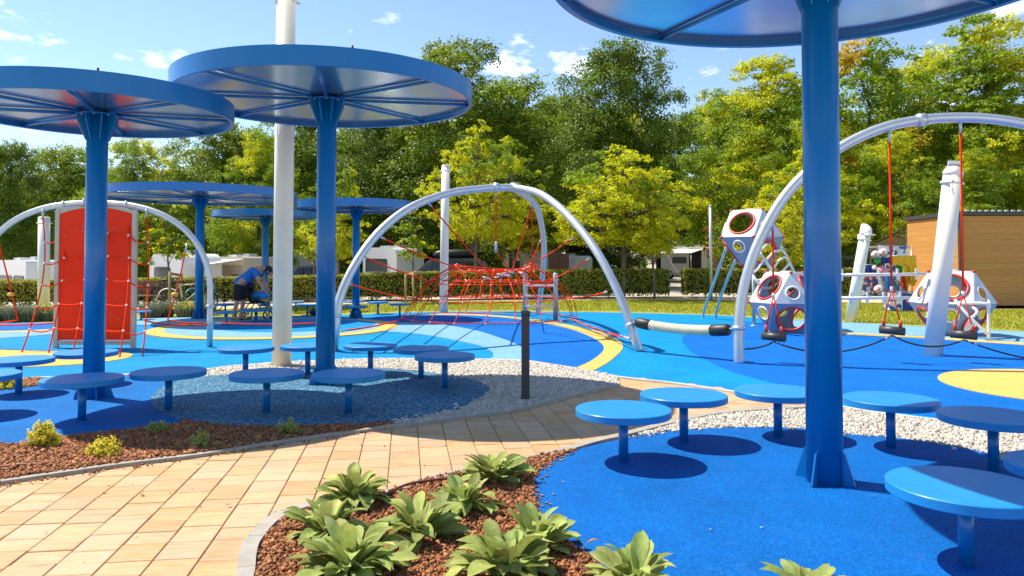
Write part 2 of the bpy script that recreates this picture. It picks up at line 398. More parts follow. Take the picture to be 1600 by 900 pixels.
# left: ochre blob under the climbing net and the striped back edge
patch('yellow_blob', [(-9.8,11.9), (-8.9,10.9), (-7.298,10.838), (-6.792,10.904), (-6.322,11.176), (-6.061,11.611), (-6.043,12.082), (-6.362,12.548), (-6.992,12.772), (-7.788,12.772), (-9.2,13.0)], YEL, 2)
patch('blue_stripe', [(-12.197,16.260), (-11.064,16.410), (-10.170,16.875), (-9.902,18.071), (-11.138,18.350), (-12.313,18.256), (-13.559,18.071)], DEEP, 2)
patch('yellow_stripe', [(-11.978,15.969), (-10.864,16.113), (-10.037,16.655), (-9.803,17.890), (-9.902,18.071), (-10.209,16.939), (-11.085,16.440), (-12.197,16.260)], YEL, 3)
patch('pale_stripe', [(-10.902,14.539), (-10.088,14.965), (-9.537,15.828), (-9.462,17.538), (-9.803,17.890), (-10.046,16.670), (-10.884,16.143), (-11.978,15.969)], PALE, 2)
# right: deep blue sea, yellow disc, pale rear strip with ochre line
patch('deep_blue_sea', [tuple(p) for p in spline([(6.385,18.934), (5.027,18.071), (3.978,16.562), (3.368,15.028), (3.034,13.052), (2.981,11.803), (3.010,10.519), (3.218,9.564), (3.527,8.559), (3.612,7.814)], 6)]+[(4.644,6.912), (6.9,6.3), (9,5.4), (20,4.2), (21.5,13), (9.930,13.246), (9.270,13.755), (8.231,15.028), (6.883,15.828)], DEEP, 1, n=0)
patch('yellow_disc', circ((6.82,9.12), 1.5), YEL, 3, n=0)
patch('ochre_line', [(6.341,16.717), (7.007,16.113), (8.337,15.221), (9.490,14.081), (10.156,13.547), (9.893,13.197), (9.234,13.703), (8.128,14.841), (6.846,15.744), (6.224,16.410)], YEL, 3, n=0)
patch('pale_strip', [(7.130,19.665), (8.194,18.835), (10.052,17.036), (10.963,16.260), (11.664,15.552), (10.156,13.547), (9.490,14.081), (8.337,15.221), (7.007,16.113), (6.175,17.036)], PALE, 2, n=0)
# pale concrete edge along the front of the surface
edge = spline(front[1:-2], 5); mb = MB()
for i in range(len(edge)-1):
    a, b = edge[i], edge[i+1]; t = (b-a).normalized(); nn = Vector((t.y, -t.x))
    mb.prism([a, a+nn*.07, b+nn*.07, b], -.05, .022)
tag(mb.build('edging', MATS['kerb_white'], pg))

# ------------------------------------------------------------------ pads, gravel beds, mulch beds
pad_right = [(4.2,2.2), (1.2,2.2), (0.539,3.487), (0.440,3.707), (0.394,3.833), (0.289,4.064), (0.202,4.316), (0.159,4.532), (0.147,4.861), (0.147,5.167), (0.232,5.532), (0.409,5.874), (0.588,6.093), (0.885,6.351), (1.453,6.706), (2.129,6.833), (2.608,6.782), (2.857,6.583), (3.153,6.465), (3.398,6.306), (3.683,5.932), (3.757,5.600), (4.9,4.9), (5.2,3.6)]
padR = sheet('rubber_pad_right', spline(pad_right, 5, True), .022, MATS['rubber_pad'])
pad_left = [(-9,8.6), (-6.189,8.559), (-5.958,8.855), (-5.680,9.126), (-5.362,9.513), (-5.063,9.963), (-4.134,9.827), (-3.702,9.364), (-3.255,7.747), (-3.060,7.048), (-3.263,6.782), (-3.543,6.583), (-3.804,6.419), (-3.963,6.198), (-4.161,6.198), (-4.672,6.052), (-8,6.0)]
padL = sheet('rubber_pad_left', spline(pad_left, 4, True), .018, MATS['rubber_left'])
pad_mid = [(-4.100,9.746), (-3.720,10.047), (-3.168,10.458), (-2.516,10.676), (-1.786,10.613), (-1.211,10.278), (-0.732,9.881), (-0.378,9.364), (-0.252,8.812), (-0.308,8.321), (-0.521,7.747), (-0.692,7.488), (-1.179,7.020), (-1.660,6.886), (-2.295,6.833), (-2.802,6.966), (-3.240,7.276), (-3.694,7.848), (-4.006,8.479), (-4.166,9.173)]
padM = sheet('rubber_pad_middle', spline(pad_mid, 5, True), .024, MATS['rubber_teal'])

def edge_pts(pts, n=5): return [tuple(p) for p in spline(pts, n)]
gravel_mid = [(-5.142,10.019), (-5.106,10.047), (-4.249,10.519), (-3.995,10.838), (-3.316,11.318), (-2.949,11.411), (-2.180,11.664), (-1.277,11.664), (-0.587,11.626), (0.154,11.463), (0.558,11.052), (1.052,10.421), (1.376,9.854), (1.303,9.220), (0.963,8.812), (0.483,8.207), (0.000,7.615), (-0.489,7.276), (-0.936,6.966), (-1.108,7.020), (-1.711,8.479), (-3.151,9.364), (-4.067,9.667)]
gravel_right = [(1.109,6.607), (1.422,6.912), (1.533,7.075), (2.100,7.504), (2.593,7.713), (2.995,7.780), (3.366,7.747), (3.640,7.457), (4.073,7.131), (4.539,6.756), (6.5,6.1), (6.2,5.2), (3.578,5.335), (2.947,5.855), (2.450,6.373), (1.380,6.373)]
sheet('gravel_bed_middle', gravel_mid, .004, MATS['gravel_base'])
sheet('gravel_bed_right', gravel_right, .003, MATS['gravel_base'])
mulch_left = [(-3.859,4.901), (-3.475,5.182), (-3.178,5.415), (-2.845,5.653), (-2.389,5.932), (-1.852,6.396), (-1.356,6.731), (-1.098,6.952), (-1.126,7.131), (-1.673,6.939), (-2.322,6.912), (-2.847,7.075), (-3.240,7.276), (-3.352,6.966), (-3.716,6.807), (-3.917,6.607), (-4.076,6.373), (-4.280,6.373), (-4.907,6.155)]
mulch_near = [(-1.145,3.268), (-1.215,3.663), (-1.273,3.857), (-1.329,4.139), (-1.308,4.379), (-1.169,4.637), (-1.019,4.771), (-0.819,4.914), (-0.564,5.212), (-0.387,5.367), (0.000,5.671), (0.348,5.932), (0.506,6.032), (0.658,6.032), (0.468,5.583), (0.264,5.258), (0.231,4.590), (0.345,4.120), (0.500,3.738), (1.3,3.0), (3.2,2.6), (3.2,1.9), (-1.0,1.9)]
mulch_back = [(-6.102,8.439), (-5.899,8.769), (-5.621,9.080), (-6.019,9.746), (-6.385,9.488), (-6.739,9.316)]
for nm, pl in (('mulch_bed_left', mulch_left), ('mulch_bed_near', mulch_near), ('mulch_bed_back', mulch_back)):
    sheet(nm, pl, .006, MATS['mulch_base'])

def stones(name, poly, dens, size, z0, m, label, cat, seed, flat=.65, holes=(), zvar=.012, jit=.35):
    r = np.random.default_rng(seed); P = np.array([(p[0], p[1]) for p in poly]); lo, hi = P.min(0), P.max(0)
    n = int((hi-lo).prod()*dens); x = r.uniform(lo[0], hi[0], n); y = r.uniform(max(lo[1], 2.4), hi[1], n)
    k = inside(poly, x, y) & (np.abs(x) < y*.72+.5)
    for h in holes: k &= ~inside(h, x, y)
    x, y = x[k], y[k]; n = len(x)
    base = np.array([(a, b, c) for c in (-1, 1) for b in (-1, 1) for a in (-1, 1)], float)*.62
    V = base[None]+r.uniform(-jit, jit, (n, 8, 3))
    s = size*r.lognormal(0, .32, n); V *= s[:, None, None]*np.array([1, r.uniform(.6, .9), flat])
    q = r.normal(size=(n, 4)); q /= np.linalg.norm(q, axis=1)[:, None]; q[:, 1:3] *= .45; q /= np.linalg.norm(q, axis=1)[:, None]
    w, a, b, c = q.T
    R = np.stack([1-2*(b*b+c*c), 2*(a*b-c*w), 2*(a*c+b*w), 2*(a*b+c*w), 1-2*(a*a+c*c), 2*(b*c-a*w), 2*(a*c-b*w), 2*(b*c+a*w), 1-2*(a*a+b*b)], 1).reshape(n, 3, 3)
    V = np.einsum('nij,nkj->nki', R, V)
    V[:, :, 0] += x[:, None]; V[:, :, 1] += y[:, None]; V[:, :, 2] += (z0+r.uniform(0, zvar, n))[:, None]
    f = np.array([(0,2,3),(0,3,1),(4,5,7),(4,7,6),(0,1,5),(0,5,4),(2,6,7),(2,7,3),(0,4,6),(0,6,2),(1,3,7),(1,7,5)])
    F = (f[None]+np.arange(n)[:, None, None]*8).reshape(-1, 3)
    o = np_mesh(name, V.reshape(-1, 3), F, m); tag(o, label, cat, kind='stuff'); return n
pm = [(p[0], p[1]) for p in spline(pad_mid, 5, True)]; pr = [(p[0], p[1]) for p in spline(pad_right, 5, True)]; pl_ = [(p[0], p[1]) for p in spline(pad_left, 4, True)]
stones('gravel', gravel_mid, 3800, .0155, .006, MATS['gravel'], 'white gravel round the middle rubber pad and bollard', 'gravel', 1, holes=(pm, pl_))
stones('gravel', gravel_right, 3800, .0150, .006, MATS['gravel'], 'cream gravel behind the stools of the right pad', 'gravel', 2, holes=(pr,))
stones('mulch', mulch_left, 7000, .0122, .010, MATS['mulch'], 'red brown mulch in the bed beside the left pad', 'mulch', 3, holes=(pl_, pm), zvar=.025, jit=.5)
stones('mulch', mulch_near, 9000, .0108, .010, MATS['mulch'], 'red brown mulch in the foreground planting bed', 'mulch', 4, holes=(pr,), zvar=.025, jit=.5)
stones('mulch', mulch_back, 4000, .016, .008, MATS['mulch'], 'brown mulch strip behind the left pad', 'mulch', 5, holes=(pl_,), zvar=.02, jit=.5)
# odd pale stones strayed onto mulch and pads
rs = random.Random(4)
mb = MB()
for (x, y) in [(-1.143,6.807), (-1.990,6.306), (-2.101,6.198), (-1.336,7.396), (-0.572,4.874), (-0.422,4.709), (-1.393,6.912), (-1.309,7.020), (-0.940,6.912), (0.343,5.109), (1.091,4.206), (-2.759,6.706), (1.382,4.235)]:
    bm = bmesh.new(); bmesh.ops.create_icosphere(bm, subdivisions=1, radius=.008)
    for q in bm.verts: q.co *= rs.uniform(.7, 1.25); q.co.z *= .7
    mb.bm(bm, (x, y, .032))
tag(mb.build('stray_pebbles', MATS['gravel']), 'few stray white pebbles scattered on mulch and rubber', 'pebbles', kind='stuff')

# ------------------------------------------------------------------ paved path: each slab an object
path_poly = [(-3.869,4.861), (-3.450,5.145), (-3.154,5.375), (-2.827,5.618), (-2.373,5.893), (-1.839,6.351), (-1.349,6.693), (-1.089,6.899), (-0.936,6.966), (-0.488,7.261), (0.000,7.599), (0.482,8.188), (0.961,8.790), (1.299,9.196), (1.372,9.827), (2.016,9.291), (2.547,8.705), (2.974,8.226), (3.380,7.780), (3.008,7.814), (2.604,7.747), (2.122,7.583), (1.558,7.188), (0.898,6.559), (0.666,6.351), (0.248,5.913), (0.000,5.725), (-0.390,5.415), (-0.570,5.273), (-0.826,4.955), (-1.030,4.822), (-1.193,4.734), (-1.283,4.673), (-1.414,4.422), (-1.417,4.064), (-1.376,3.857), (-1.308,3.626), (-1.1,2.2), (-3.2,2.2), (-5,4.0)]
pathway = sheet('paved_path', path_poly, -.010, MATS['sand_joint'])
m = bpy.data.materials.new('slab_stone'); m.use_nodes = True; t = m.node_tree; p = t.nodes['Principled BSDF']; n, l = t.nodes.new, t.links.new
c = n('ShaderNodeTexCoord'); oi = n('ShaderNodeObjectInfo')
mp = n('ShaderNodeMapping'); mp.inputs['Scale'].default_value = (1.6, 13, 1); 
ad = n('ShaderNodeVectorMath'); ad.operation = 'ADD'; l(c.outputs['Object'], ad.inputs[0])
sc = n('ShaderNodeMath'); sc.operation = 'MULTIPLY'; sc.inputs[1].default_value = 57.0; l(oi.outputs['Random'], sc.inputs[0])
cx = n('ShaderNodeCombineXYZ'); l(sc.outputs[0], cx.inputs[0]); l(sc.outputs[0], cx.inputs[1]); l(cx.outputs[0], ad.inputs[1]); l(ad.outputs[0], mp.inputs[0])
nz = n('ShaderNodeTexNoise'); nz.inputs['Scale'].default_value = 1.6; nz.inputs['Detail'].default_value = 6; nz.inputs['Roughness'].default_value = .6; nz.inputs['Distortion'].default_value = .6; l(mp.outputs[0], nz.inputs['Vector'])
rp = n('ShaderNodeValToRGB'); e = rp.color_ramp.elements; e[0].position = .25; e[0].color = (.32,.20,.135,1); e[1].position = .78; e[1].color = (.53,.365,.215,1)
for pos, cc in ((.40, (.49,.295,.15,1)), (.52, (.54,.355,.20,1)), (.63, (.51,.275,.10,1))): q = e.new(pos); q.color = cc
l(nz.outputs['Fac'], rp.inputs[0])
hs = n('ShaderNodeHueSaturation'); mr = n('ShaderNodeMapRange'); mr.inputs['To Min'].default_value = .86; mr.inputs['To Max'].default_value = 1.06; l(oi.outputs['Random'], mr.inputs[0]); l(mr.outputs[0], hs.inputs['Value']); l(rp.outputs[0], hs.inputs['Color'])
m3 = n('ShaderNodeMath'); m3.operation = 'FRACT'; m4 = n('ShaderNodeMath'); m4.operation = 'MULTIPLY'; m4.inputs[1].default_value = 13.7; l(oi.outputs['Random'], m4.inputs[0]); l(m4.outputs[0], m3.inputs[0])
ms = n('ShaderNodeMapRange'); ms.inputs['To Min'].default_value = .88; ms.inputs['To Max'].default_value = 1.10; l(m3.outputs[0], ms.inputs[0]); l(ms.outputs[0], hs.inputs['Saturation'])

gm = n('ShaderNodeNewGeometry'); nd = n('ShaderNodeTexNoise'); nd.inputs['Scale'].default_value = 1.7; nd.inputs['Detail'].default_value = 9; nd.inputs['Roughness'].default_value = .72; l(gm.outputs['Position'], nd.inputs['Vector'])
rd = n('ShaderNodeMapRange'); rd.inputs['From Min'].default_value = .50; rd.inputs['From Max'].default_value = .78; rd.inputs['To Max'].default_value = .45; l(nd.outputs['Fac'], rd.inputs[0])
md = n('ShaderNodeMix'); md.data_type = 'RGBA'; l(rd.outputs[0], md.inputs['Factor']); l(hs.outputs[0], md.inputs['A']); md.inputs['B'].default_value = (.33,.21,.13,1)
l(md.outputs['Result'], p.inputs['Base Color']); p.inputs['Roughness'].default_value = .8
nb = n('ShaderNodeTexNoise'); nb.inputs['Scale'].default_value = 70; l(c.outputs['Object'], nb.inputs['Vector']); bp = n('ShaderNodeBump'); bp.inputs['Strength'].default_value = .18; bp.inputs['Distance'].default_value = .006; l(nb.outputs['Fac'], bp.inputs['Height']); l(bp.outputs[0], p.inputs['Normal'])
SLAB = m
def clip_poly(poly, a, b):        # keep the part of a convex polygon left of the line a->b
    o = []
    for i in range(len(poly)):
        p0, p1 = poly[i-1], poly[i]
        d0 = (b[0]-a[0])*(p0[1]-a[1])-(b[1]-a[1])*(p0[0]-a[0]); d1 = (b[0]-a[0])*(p1[1]-a[1])-(b[1]-a[1])*(p1[0]-a[0])
        if d0 >= 0: o.append(p0)
        if (d0 >= 0) != (d1 >= 0):
            t_ = d0/(d0-d1); o.append((p0[0]+(p1[0]-p0[0])*t_, p0[1]+(p1[1]-p0[1])*t_))
    return o
pa = sum(path_poly[i-1][0]*path_poly[i][1]-path_poly[i][0]*path_poly[i-1][1] for i in range(len(path_poly)))
PP = path_poly if pa > 0 else path_poly[::-1]
def slab_mesh(lx, ly, poly=None):
    b = .004
    me = bpy.data.meshes.new('slab')
    if poly is None: poly = [(-lx/2,-ly/2), (lx/2,-ly/2), (lx/2,ly/2), (-lx/2,ly/2)]
    k = len(poly); cx_ = sum(q[0] for q in poly)/k; cy_ = sum(q[1] for q in poly)/k
    ins = []
    for q in poly:
        d = math.hypot(q[0]-cx_, q[1]-cy_) or 1; ins.append((q[0]-(q[0]-cx_)/d*b*1.3, q[1]-(q[1]-cy_)/d*b*1.3))
    vs = [(x, y, -.05) for x, y in poly]+[(x, y, -b) for x, y in poly]+[(x, y, 0) for x, y in ins]
    fs = [tuple(range(2*k, 3*k))]+[(j*k+i, j*k+(i+1) % k, (j+1)*k+(i+1) % k, (j+1)*k+i) for j in (0, 1) for i in range(k)]
    me.from_pydata(vs, [], fs); me.materials.append(SLAB); me.update(); return me
WX, JT = .228, .006
full = [slab_mesh(WX-JT, ln-JT) for ln in (.18, .245, .31)]
ang = math.radians(8.0); ca, sa = math.cos(ang), math.sin(ang)
rs = random.Random(11); slabs = []
for ci in range(-34, 34):
    v = -6.0+rs.uniform(0, .3)
    while v < 14:
        li = rs.choice((0, 1, 1, 2)); ln = (.18, .245, .31)[li]; u = ci*WX
        cxx, cyy = u*ca-(v+ln/2)*sa, u*sa+(v+ln/2)*ca
        v += ln
        if cyy < 2.6 or cyy > 11.5 or abs(cxx) > cyy*.72+.4: continue
        q = [(cxx+x*ca-y*sa, cyy+x*sa+y*ca) for x, y in ((-WX/2,-ln/2), (WX/2,-ln/2), (WX/2,ln/2), (-WX/2,ln/2))]
        ins = inside(PP, [a for a, _ in q]+[cxx], [b for _, b in q]+[cyy])
        if not ins.any(): continue
        slabs.append((cyy, cxx, li, bool(ins.all())))
slabs.sort()
rest = MB()
for i, (cy, cx, li, whole) in enumerate(slabs):
    dz = rs.uniform(-.002, .002); rz = ang+rs.uniform(-.006, .006)
    if i < 300:
        o = link('slab', full[li], None, pathway); o.location = (cx, cy, dz); o.rotation_euler = (rs.uniform(-.003, .003), rs.uniform(-.003, .003), rz)
    else:
        me = full[li]; rest.add([Matrix.Rotation(rz, 3, 'Z') @ q.co+Vector((cx, cy, dz)) for q in me.vertices], [tuple(f.vertices) for f in me.polygons])
if rest.v: tag(rest.build('slab_field', SLAB, pathway), kind='stuff')
print('slabs', len(slabs))

stones('crumbs', path_poly, 5, .0045, .004, MATS['mulch'], 'brown mulch crumbs strewn over the paved path', 'crumbs', 8, zvar=.002, jit=.5)
def along(line, w, n, seed, size, m, label, z):
    r = random.Random(seed); P = spline(line, 8); mbx = MB()
    for _ in range(n):
        k = r.randrange(len(P)-1); p = P[k].lerp(P[k+1], r.random()); a = r.uniform(0, 6.28); d = abs(r.gauss(0, w)); bm = bmesh.new(); bmesh.ops.create_cube(bm, size=size*r.uniform(.6, 1.5))
        for qv in bm.verts: qv.co += Vector((r.uniform(-1,1), r.uniform(-1,1), r.uniform(-1,1)))*size*.25; qv.co.z *= .7
        mbx.bm(bm, (p.x+d*math.cos(a), p.y+d*math.sin(a), z), Matrix.Rotation(r.uniform(0, 6), 3, 'Z'))
    tag(mbx.build('spill', m), label, 'spill', kind='stuff')
along([(-1.108,7.020), (-0.692,7.488), (-0.308,8.321), (-0.252,8.812), (-0.378,9.364), (-1.204,10.219), (-2.508,10.644), (-3.699,9.991)], .07, 150, 3, .020, MATS['gravel'], 'gravel kicked onto the edge of the speckled pad', .030)
along([(0.885,6.351), (1.453,6.706), (2.129,6.833), (2.857,6.583), (3.398,6.306), (3.683,5.932)], .05, 110, 4, .019, MATS['gravel'], 'gravel kicked onto the edge of the right pad', .028)
along([(0.154,4.590), (0.147,5.167), (0.232,5.532), (0.503,5.991)], .05, 150, 5, .011, MATS['mulch'], 'mulch spilled onto the left edge of the right pad', .027)
along([(-3.717,6.512), (-3.276,6.807), (-2.802,6.966), (-1.843,6.859), (-1.233,6.993)], .05, 150, 6, .012, MATS['mulch'], 'mulch spilled onto the rear pads from the left bed', .028)
along([(-3.425,5.109), (-2.800,5.566), (-1.820,6.284), (-1.143,6.807)], .045, 140, 7, .010, MATS['mulch'], 'mulch crumbs along the left kerb', .008)
# kerbs: short concrete lengths
def kerb(line, w, z1, m, name, label, side=1, seg=.5, z0=-.06, gap=.004):
    pts = spline(line, 12); root = thing(name, label, 'kerb', (pts[0].x, pts[0].y, 0))
    acc = [pts[0]]; ln = 0
    def off(i): 
        a = pts[max(i-1, 0)]; b = pts[min(i+1, len(pts)-1)]; t_ = (b-a).normalized(); return Vector((t_.y, -t_.x))*w*side
    i0 = 0
    for i in range(1, len(pts)):
        ln += (pts[i]-pts[i-1]).length
        if ln >= seg or i == len(pts)-1:
            idx = list(range(i0, i+1)); poly = [pts[j] for j in idx]+[pts[j]+off(j) for j in reversed(idx)]
            t0 = (pts[i0+1]-pts[i0]).normalized()*gap; poly[0] = poly[0]+t0; poly[-1] = poly[-1]+t0
            MB().prism([(q.x, q.y) for q in poly], z0, z1).build('kerb_stone', m, root, world=True); i0 = i; ln = 0
    return root
kerb([(-3.858,4.848), (-3.445,5.138), (-3.150,5.367), (-2.822,5.609), (-2.369,5.884), (-1.836,6.340), (-1.346,6.681), (-1.087,6.886), (-0.932,6.939), (-0.487,7.246), (0.000,7.583), (0.481,8.170), (0.959,8.769), (1.296,9.173)], .06, .026, MATS['kerb'], 'kerb', 'narrow grey kerb between path and left mulch bed and gravel', -1)
kerb([(-1.227,3.268), (-1.308,3.626), (-1.376,3.857), (-1.417,4.064), (-1.414,4.422), (-1.283,4.673), (-1.030,4.822), (-0.824,4.941), (-0.569,5.258), (-0.390,5.407), (0.000,5.716), (0.248,5.903), (0.666,6.351), (0.896,6.547), (1.555,7.174), (2.117,7.567), (3.014,7.831), (3.370,7.831)], .085, .030, MATS['kerb'], 'kerb', 'curved pale concrete kerb round the foreground planting bed', 1, seg=.42)
# drip hoses
def hose(pts, r, label):
    tag(MB().tube(spline(pts, 8), r, 8).build('drip_hose', MATS['hose']), label, 'hose')
hose([(-0.835,4.701,0.030), (-0.794,4.763,0.050), (-0.689,4.981,0.050), (-0.545,5.082,0.050), (-0.411,5.162,0.040), (-0.265,5.264,0.020)], .0095, 'brown drip hose curving over the kerb of the near bed')
hose([(-3.873,5.372,0.030), (-3.670,5.470,0.035), (-3.484,5.539,0.035), (-3.264,5.560,0.020)], .010, 'brown drip hose lying on the left mulch bed')

# ------------------------------------------------------------------ canopies
GALV_ = MATS['galv']
BLUE, PANEL = MATS['paint_blue'], MATS['panel_blue']
def canopy(name, label, x, y, r, h, rib0, pr=.115):
    t = thing(name, label, 'canopy', (x, y, 0), 0, 'round blue shade canopies on single poles')
    MB().tube([(0,0,0), (0,0,h+.06)], pr, 40).build('pole', BLUE, t)
    # rim band: a rolled ring with a small inward lip at the bottom
    th, hh = .012, .205
    prof = [(r-.045, h+.004), (r, h), (r, h+hh), (r-th, h+hh), (r-th, h+.012), (r-.045, h+.012)]
    n = 128; vs = []; fs = []; k = len(prof)
    for i in range(n):
        a = 2*PI*i/n
        for q, z in prof: vs.append((q*math.cos(a), q*math.sin(a), z))
    for i in range(n):
        for j in range(k): fs.append((i*k+j, ((i+1) % n)*k+j, ((i+1) % n)*k+(j+1) % k, i*k+(j+1) % k))
    auto(MB().add(vs, fs).build('rim', BLUE, t), 40)
    # eight sheet-metal sectors, butted along the ribs
    for i in range(8):
        a0 = rib0+2*PI*i/8+.002; a1 = rib0+2*PI*(i+1)/8-.002; arc = [a0+(a1-a0)*j/12 for j in range(13)]
        ri = .05; pts = [(ri*math.cos(a0), ri*math.sin(a0)), *[((r-.014)*math.cos(a), (r-.014)*math.sin(a)) for a in arc], (ri*math.cos(a1), ri*math.sin(a1))]
        MB().prism(pts, h+.060, h+.064, True).build('roof_panel', PANEL, t)
    for i in range(8):
        a = rib0+2*PI*i/8; ca_, sa_ = math.cos(a), math.sin(a)
        MB().tube([(.17*ca_, .17*sa_, h+.036), ((r-.03)*ca_, (r-.03)*sa_, h+.036)], .019, 10).build('rib', BLUE, t)
    # flared head gussets and foot fins
    for i in range(8):
        a = rib0+2*PI*(i+.5)/8; d = Vector((math.cos(a), math.sin(a), 0)); s = Vector((-d.y, d.x, 0))
        p = [d*(pr-.005)+Vector((0,0,h-.26)), d*(pr+.012)+Vector((0,0,h-.26)), d*(pr+.10)+Vector((0,0,h-.04)), d*(pr+.10)+Vector((0,0,h+.02)), d*(pr-.005)+Vector((0,0,h+.02))]
        MB().plate([q-s*.005 for q in p], .010, s).build('head_gusset', BLUE, t)
    MB().lathe([(pr+.105, h+.018), (pr+.105, h+.03), (pr-.02, h+.03)], 40).build('head_plate', BLUE, t)
    for i in range(4):
        a = rib0+.35+2*PI*i/4; d = Vector((math.cos(a), math.sin(a), 0)); s = Vector((-d.y, d.x, 0))
        p = [d*(pr-.01)+Vector((0,0,-.02)), d*(pr+.085)+Vector((0,0,-.02)), d*(pr+.085)+Vector((0,0,.035)), d*(pr+.02)+Vector((0,0,.23)), d*(pr-.01)+Vector((0,0,.23))]
        MB().plate([q-s*.006 for q in p], .012, s).build('foot_fin', BLUE, t)
    for i in range(8):
        a = rib0+2*PI*i/8; d = Vector((math.cos(a), math.sin(a), 0)); MB().tube([d*(pr+.075)+Vector((0,0,h+.004)), d*(pr+.075)+Vector((0,0,h+.018))], .012, 6).build('head_bolt', GALV_, t)
    MB().lathe([(pr+.001,.001), (pr+.012,.003), (pr+.010,.012), (pr+.001,.020)], 40).build('foot_weld', BLUE, t)
    for i in range(4):
        a = rib0+.2+2*PI*i/4
        MB().cyl(((r-.006)*math.cos(a), (r-.006)*math.sin(a), h+hh), ((r-.006)*math.cos(a), (r-.006)*math.sin(a), h+hh+.028), .011, n=8).build('lifting_stud', MATS['dark_grey'], t)
    return t
canopy('shade_canopy', 'nearest blue round canopy on a thick pole at right, cropped by the top edge', 2.11, 5.15, 1.87, 3.50, .42, .118)
canopy('shade_canopy', 'large blue round canopy left of centre, beside the tall white mast', -2.267, 9.23, 1.777, 3.457, .18)
canopy('shade_canopy', 'blue round canopy at far left in front of the red climbing wall', -4.58, 8.33, 1.42, 3.10, .30, .108)
canopy('shade_canopy', 'wide blue canopy in the middle distance between red wall and white mast', (-8.245,19.996)[0], (-8.245,19.996)[1], 2.46, 3.17, .10, .112)
canopy('shade_canopy', 'farthest blue canopy, seen low on both sides of the white mast', -8.47, 26.0, 1.76, 3.02, .3)
canopy('shade_canopy', 'small distant blue canopy just right of the central pole', (-4.233,20.573)[0], (-4.233,20.573)[1], 1.62, 2.92, .2, .1)

# ------------------------------------------------------------------ disc stools
def stool_proto(R=.355):
    t = thing('disc_stool', 'x', 'stool', (0,0,0), 0, 'round blue disc stools')
    auto(MB().lathe([(R-.004,.355), (R,.359), (R,.405), (R-.005,.41)], 72).build('seat', MATS['paint_seat'], t), 30)
    MB().tube([(0,0,0), (0,0,.357)], .036, 24).build('leg', BLUE, t)
    MB().lathe([(.11,.340), (.11,.3555), (.04,.3555)], 24).build('seat_bracket', BLUE, t)
    return t
proto = stool_proto(); first = True
def stool(px, label, zt=.41, sc=1.0, grp=None, zg=.02):
    global first
    o = proto if first else copy_tree(proto); first = False
    x, y, _ = px; o.location = (x, y, zg); k = (zt-zg)/.41; o.scale = (sc, sc, k); o['label'] = label
    o.rotation_euler = (0, 0, random.uniform(0, 6))
    if grp: o['group'] = grp
    return o
gr = 'stools under the nearest canopy'
stool((0.830,5.678,0.410), 'sunlit blue stool nearest the path, leftmost under the nearest canopy', grp=gr)
stool((1.419,6.295,0.410), 'sunlit blue stool second from the left under the nearest canopy', grp=gr)
stool((2.263,6.483,0.410), 'blue stool partly hidden behind the nearest thick pole', grp=gr)
stool((3.033,6.103,0.410), 'half shaded blue stool just right of the nearest thick pole', grp=gr)
stool((3.434,5.441,0.410), 'shaded blue stool at the right edge in front of the cream gravel', grp=gr)
stool((3.057,4.095,0.410), 'blue stool mostly cut off by the right picture edge', grp=gr)
stool((2.222,3.744,0.410), 'largest blue stool in the bottom right corner, half in shadow', grp=gr)
gr = 'stools under the central canopy'
stool((-2.421,7.512,0.410), 'blue stool in front of the white mast, left of the central pole', grp=gr)
stool((-1.607,7.490,0.410), 'blue stool overlapping the foot of the central canopy pole', grp=gr)
stool((-3.424,9.770,0.410), 'small rear blue stool just left of the white mast', grp=gr)
stool((-2.696,10.034,0.410), 'rear blue stool between white mast and central pole', grp=gr)
stool((-1.875,10.073,0.410), 'rear blue stool just right of the central pole', grp=gr)
stool((-1.160,9.697,0.410), 'blue stool at the back right of the speckled pad, behind another stool', grp=gr)
stool((-0.792,8.961,0.410), 'rightmost blue stool on the speckled pad next to the gravel', grp=gr)
gr = 'stools under the left canopy'
stool((-4.054,7.180,0.410), 'blue stool directly in front of the left canopy pole', grp=gr)
stool((-3.448,7.644,0.410), 'blue stool between the left canopy pole and the speckled pad', grp=gr)
stool((-5.198,9.281,0.410), 'blue stool behind the left canopy pole on the ochre patch', grp=gr)
stool((-5.579,8.605,0.410), 'blue stool beside the yellow shrub strip near the left edge', grp=gr)
stool((-5.199,7.426,0.410), 'blue stool cut by the left picture edge, only its rim showing', grp=gr)
gr = 'far stools under the distant canopies'
def far_stool(cx, ty, by, w, label):
    d = 1774.5/(by-409.5); z = 1.5-(ty-409.5)*d/1183
    stool(((cx-800)/1183*d, d, 0), label, zt=z, sc=w*d/1183/.71, grp=gr, zg=0)
far_stool(353, 474, 497, 28, 'distant blue stool behind the steel arch leg, farther of a pair')
far_stool(355, 486, 509, 33, 'distant blue stool just right of the steel arch leg, nearer of a pair')
far_stool(401, 483, 503, 46, 'wide distant blue table in front of the bending man')
far_stool(463, 471, 488, 26, 'distant blue stool right of the white mast, behind the black bag')
far_stool(481, 475, 491, 34, 'distant blue stool half hidden behind the central pole')
far_stool(554, 470, 486, 33, 'distant blue stool behind the small far canopy pole')
far_stool(557, 477.5, 497, 36, 'distant blue stool in front of the small far canopy pole')
far_stool(591, 471, 490, 33, 'distant blue stool right of the small far canopy pole')
far_stool(625, 474, 493, 32, 'distant blue stool next to the staked young tree')
far_stool(222, 485.5, 500, 30, 'distant blue stool just right of the red climbing wall')

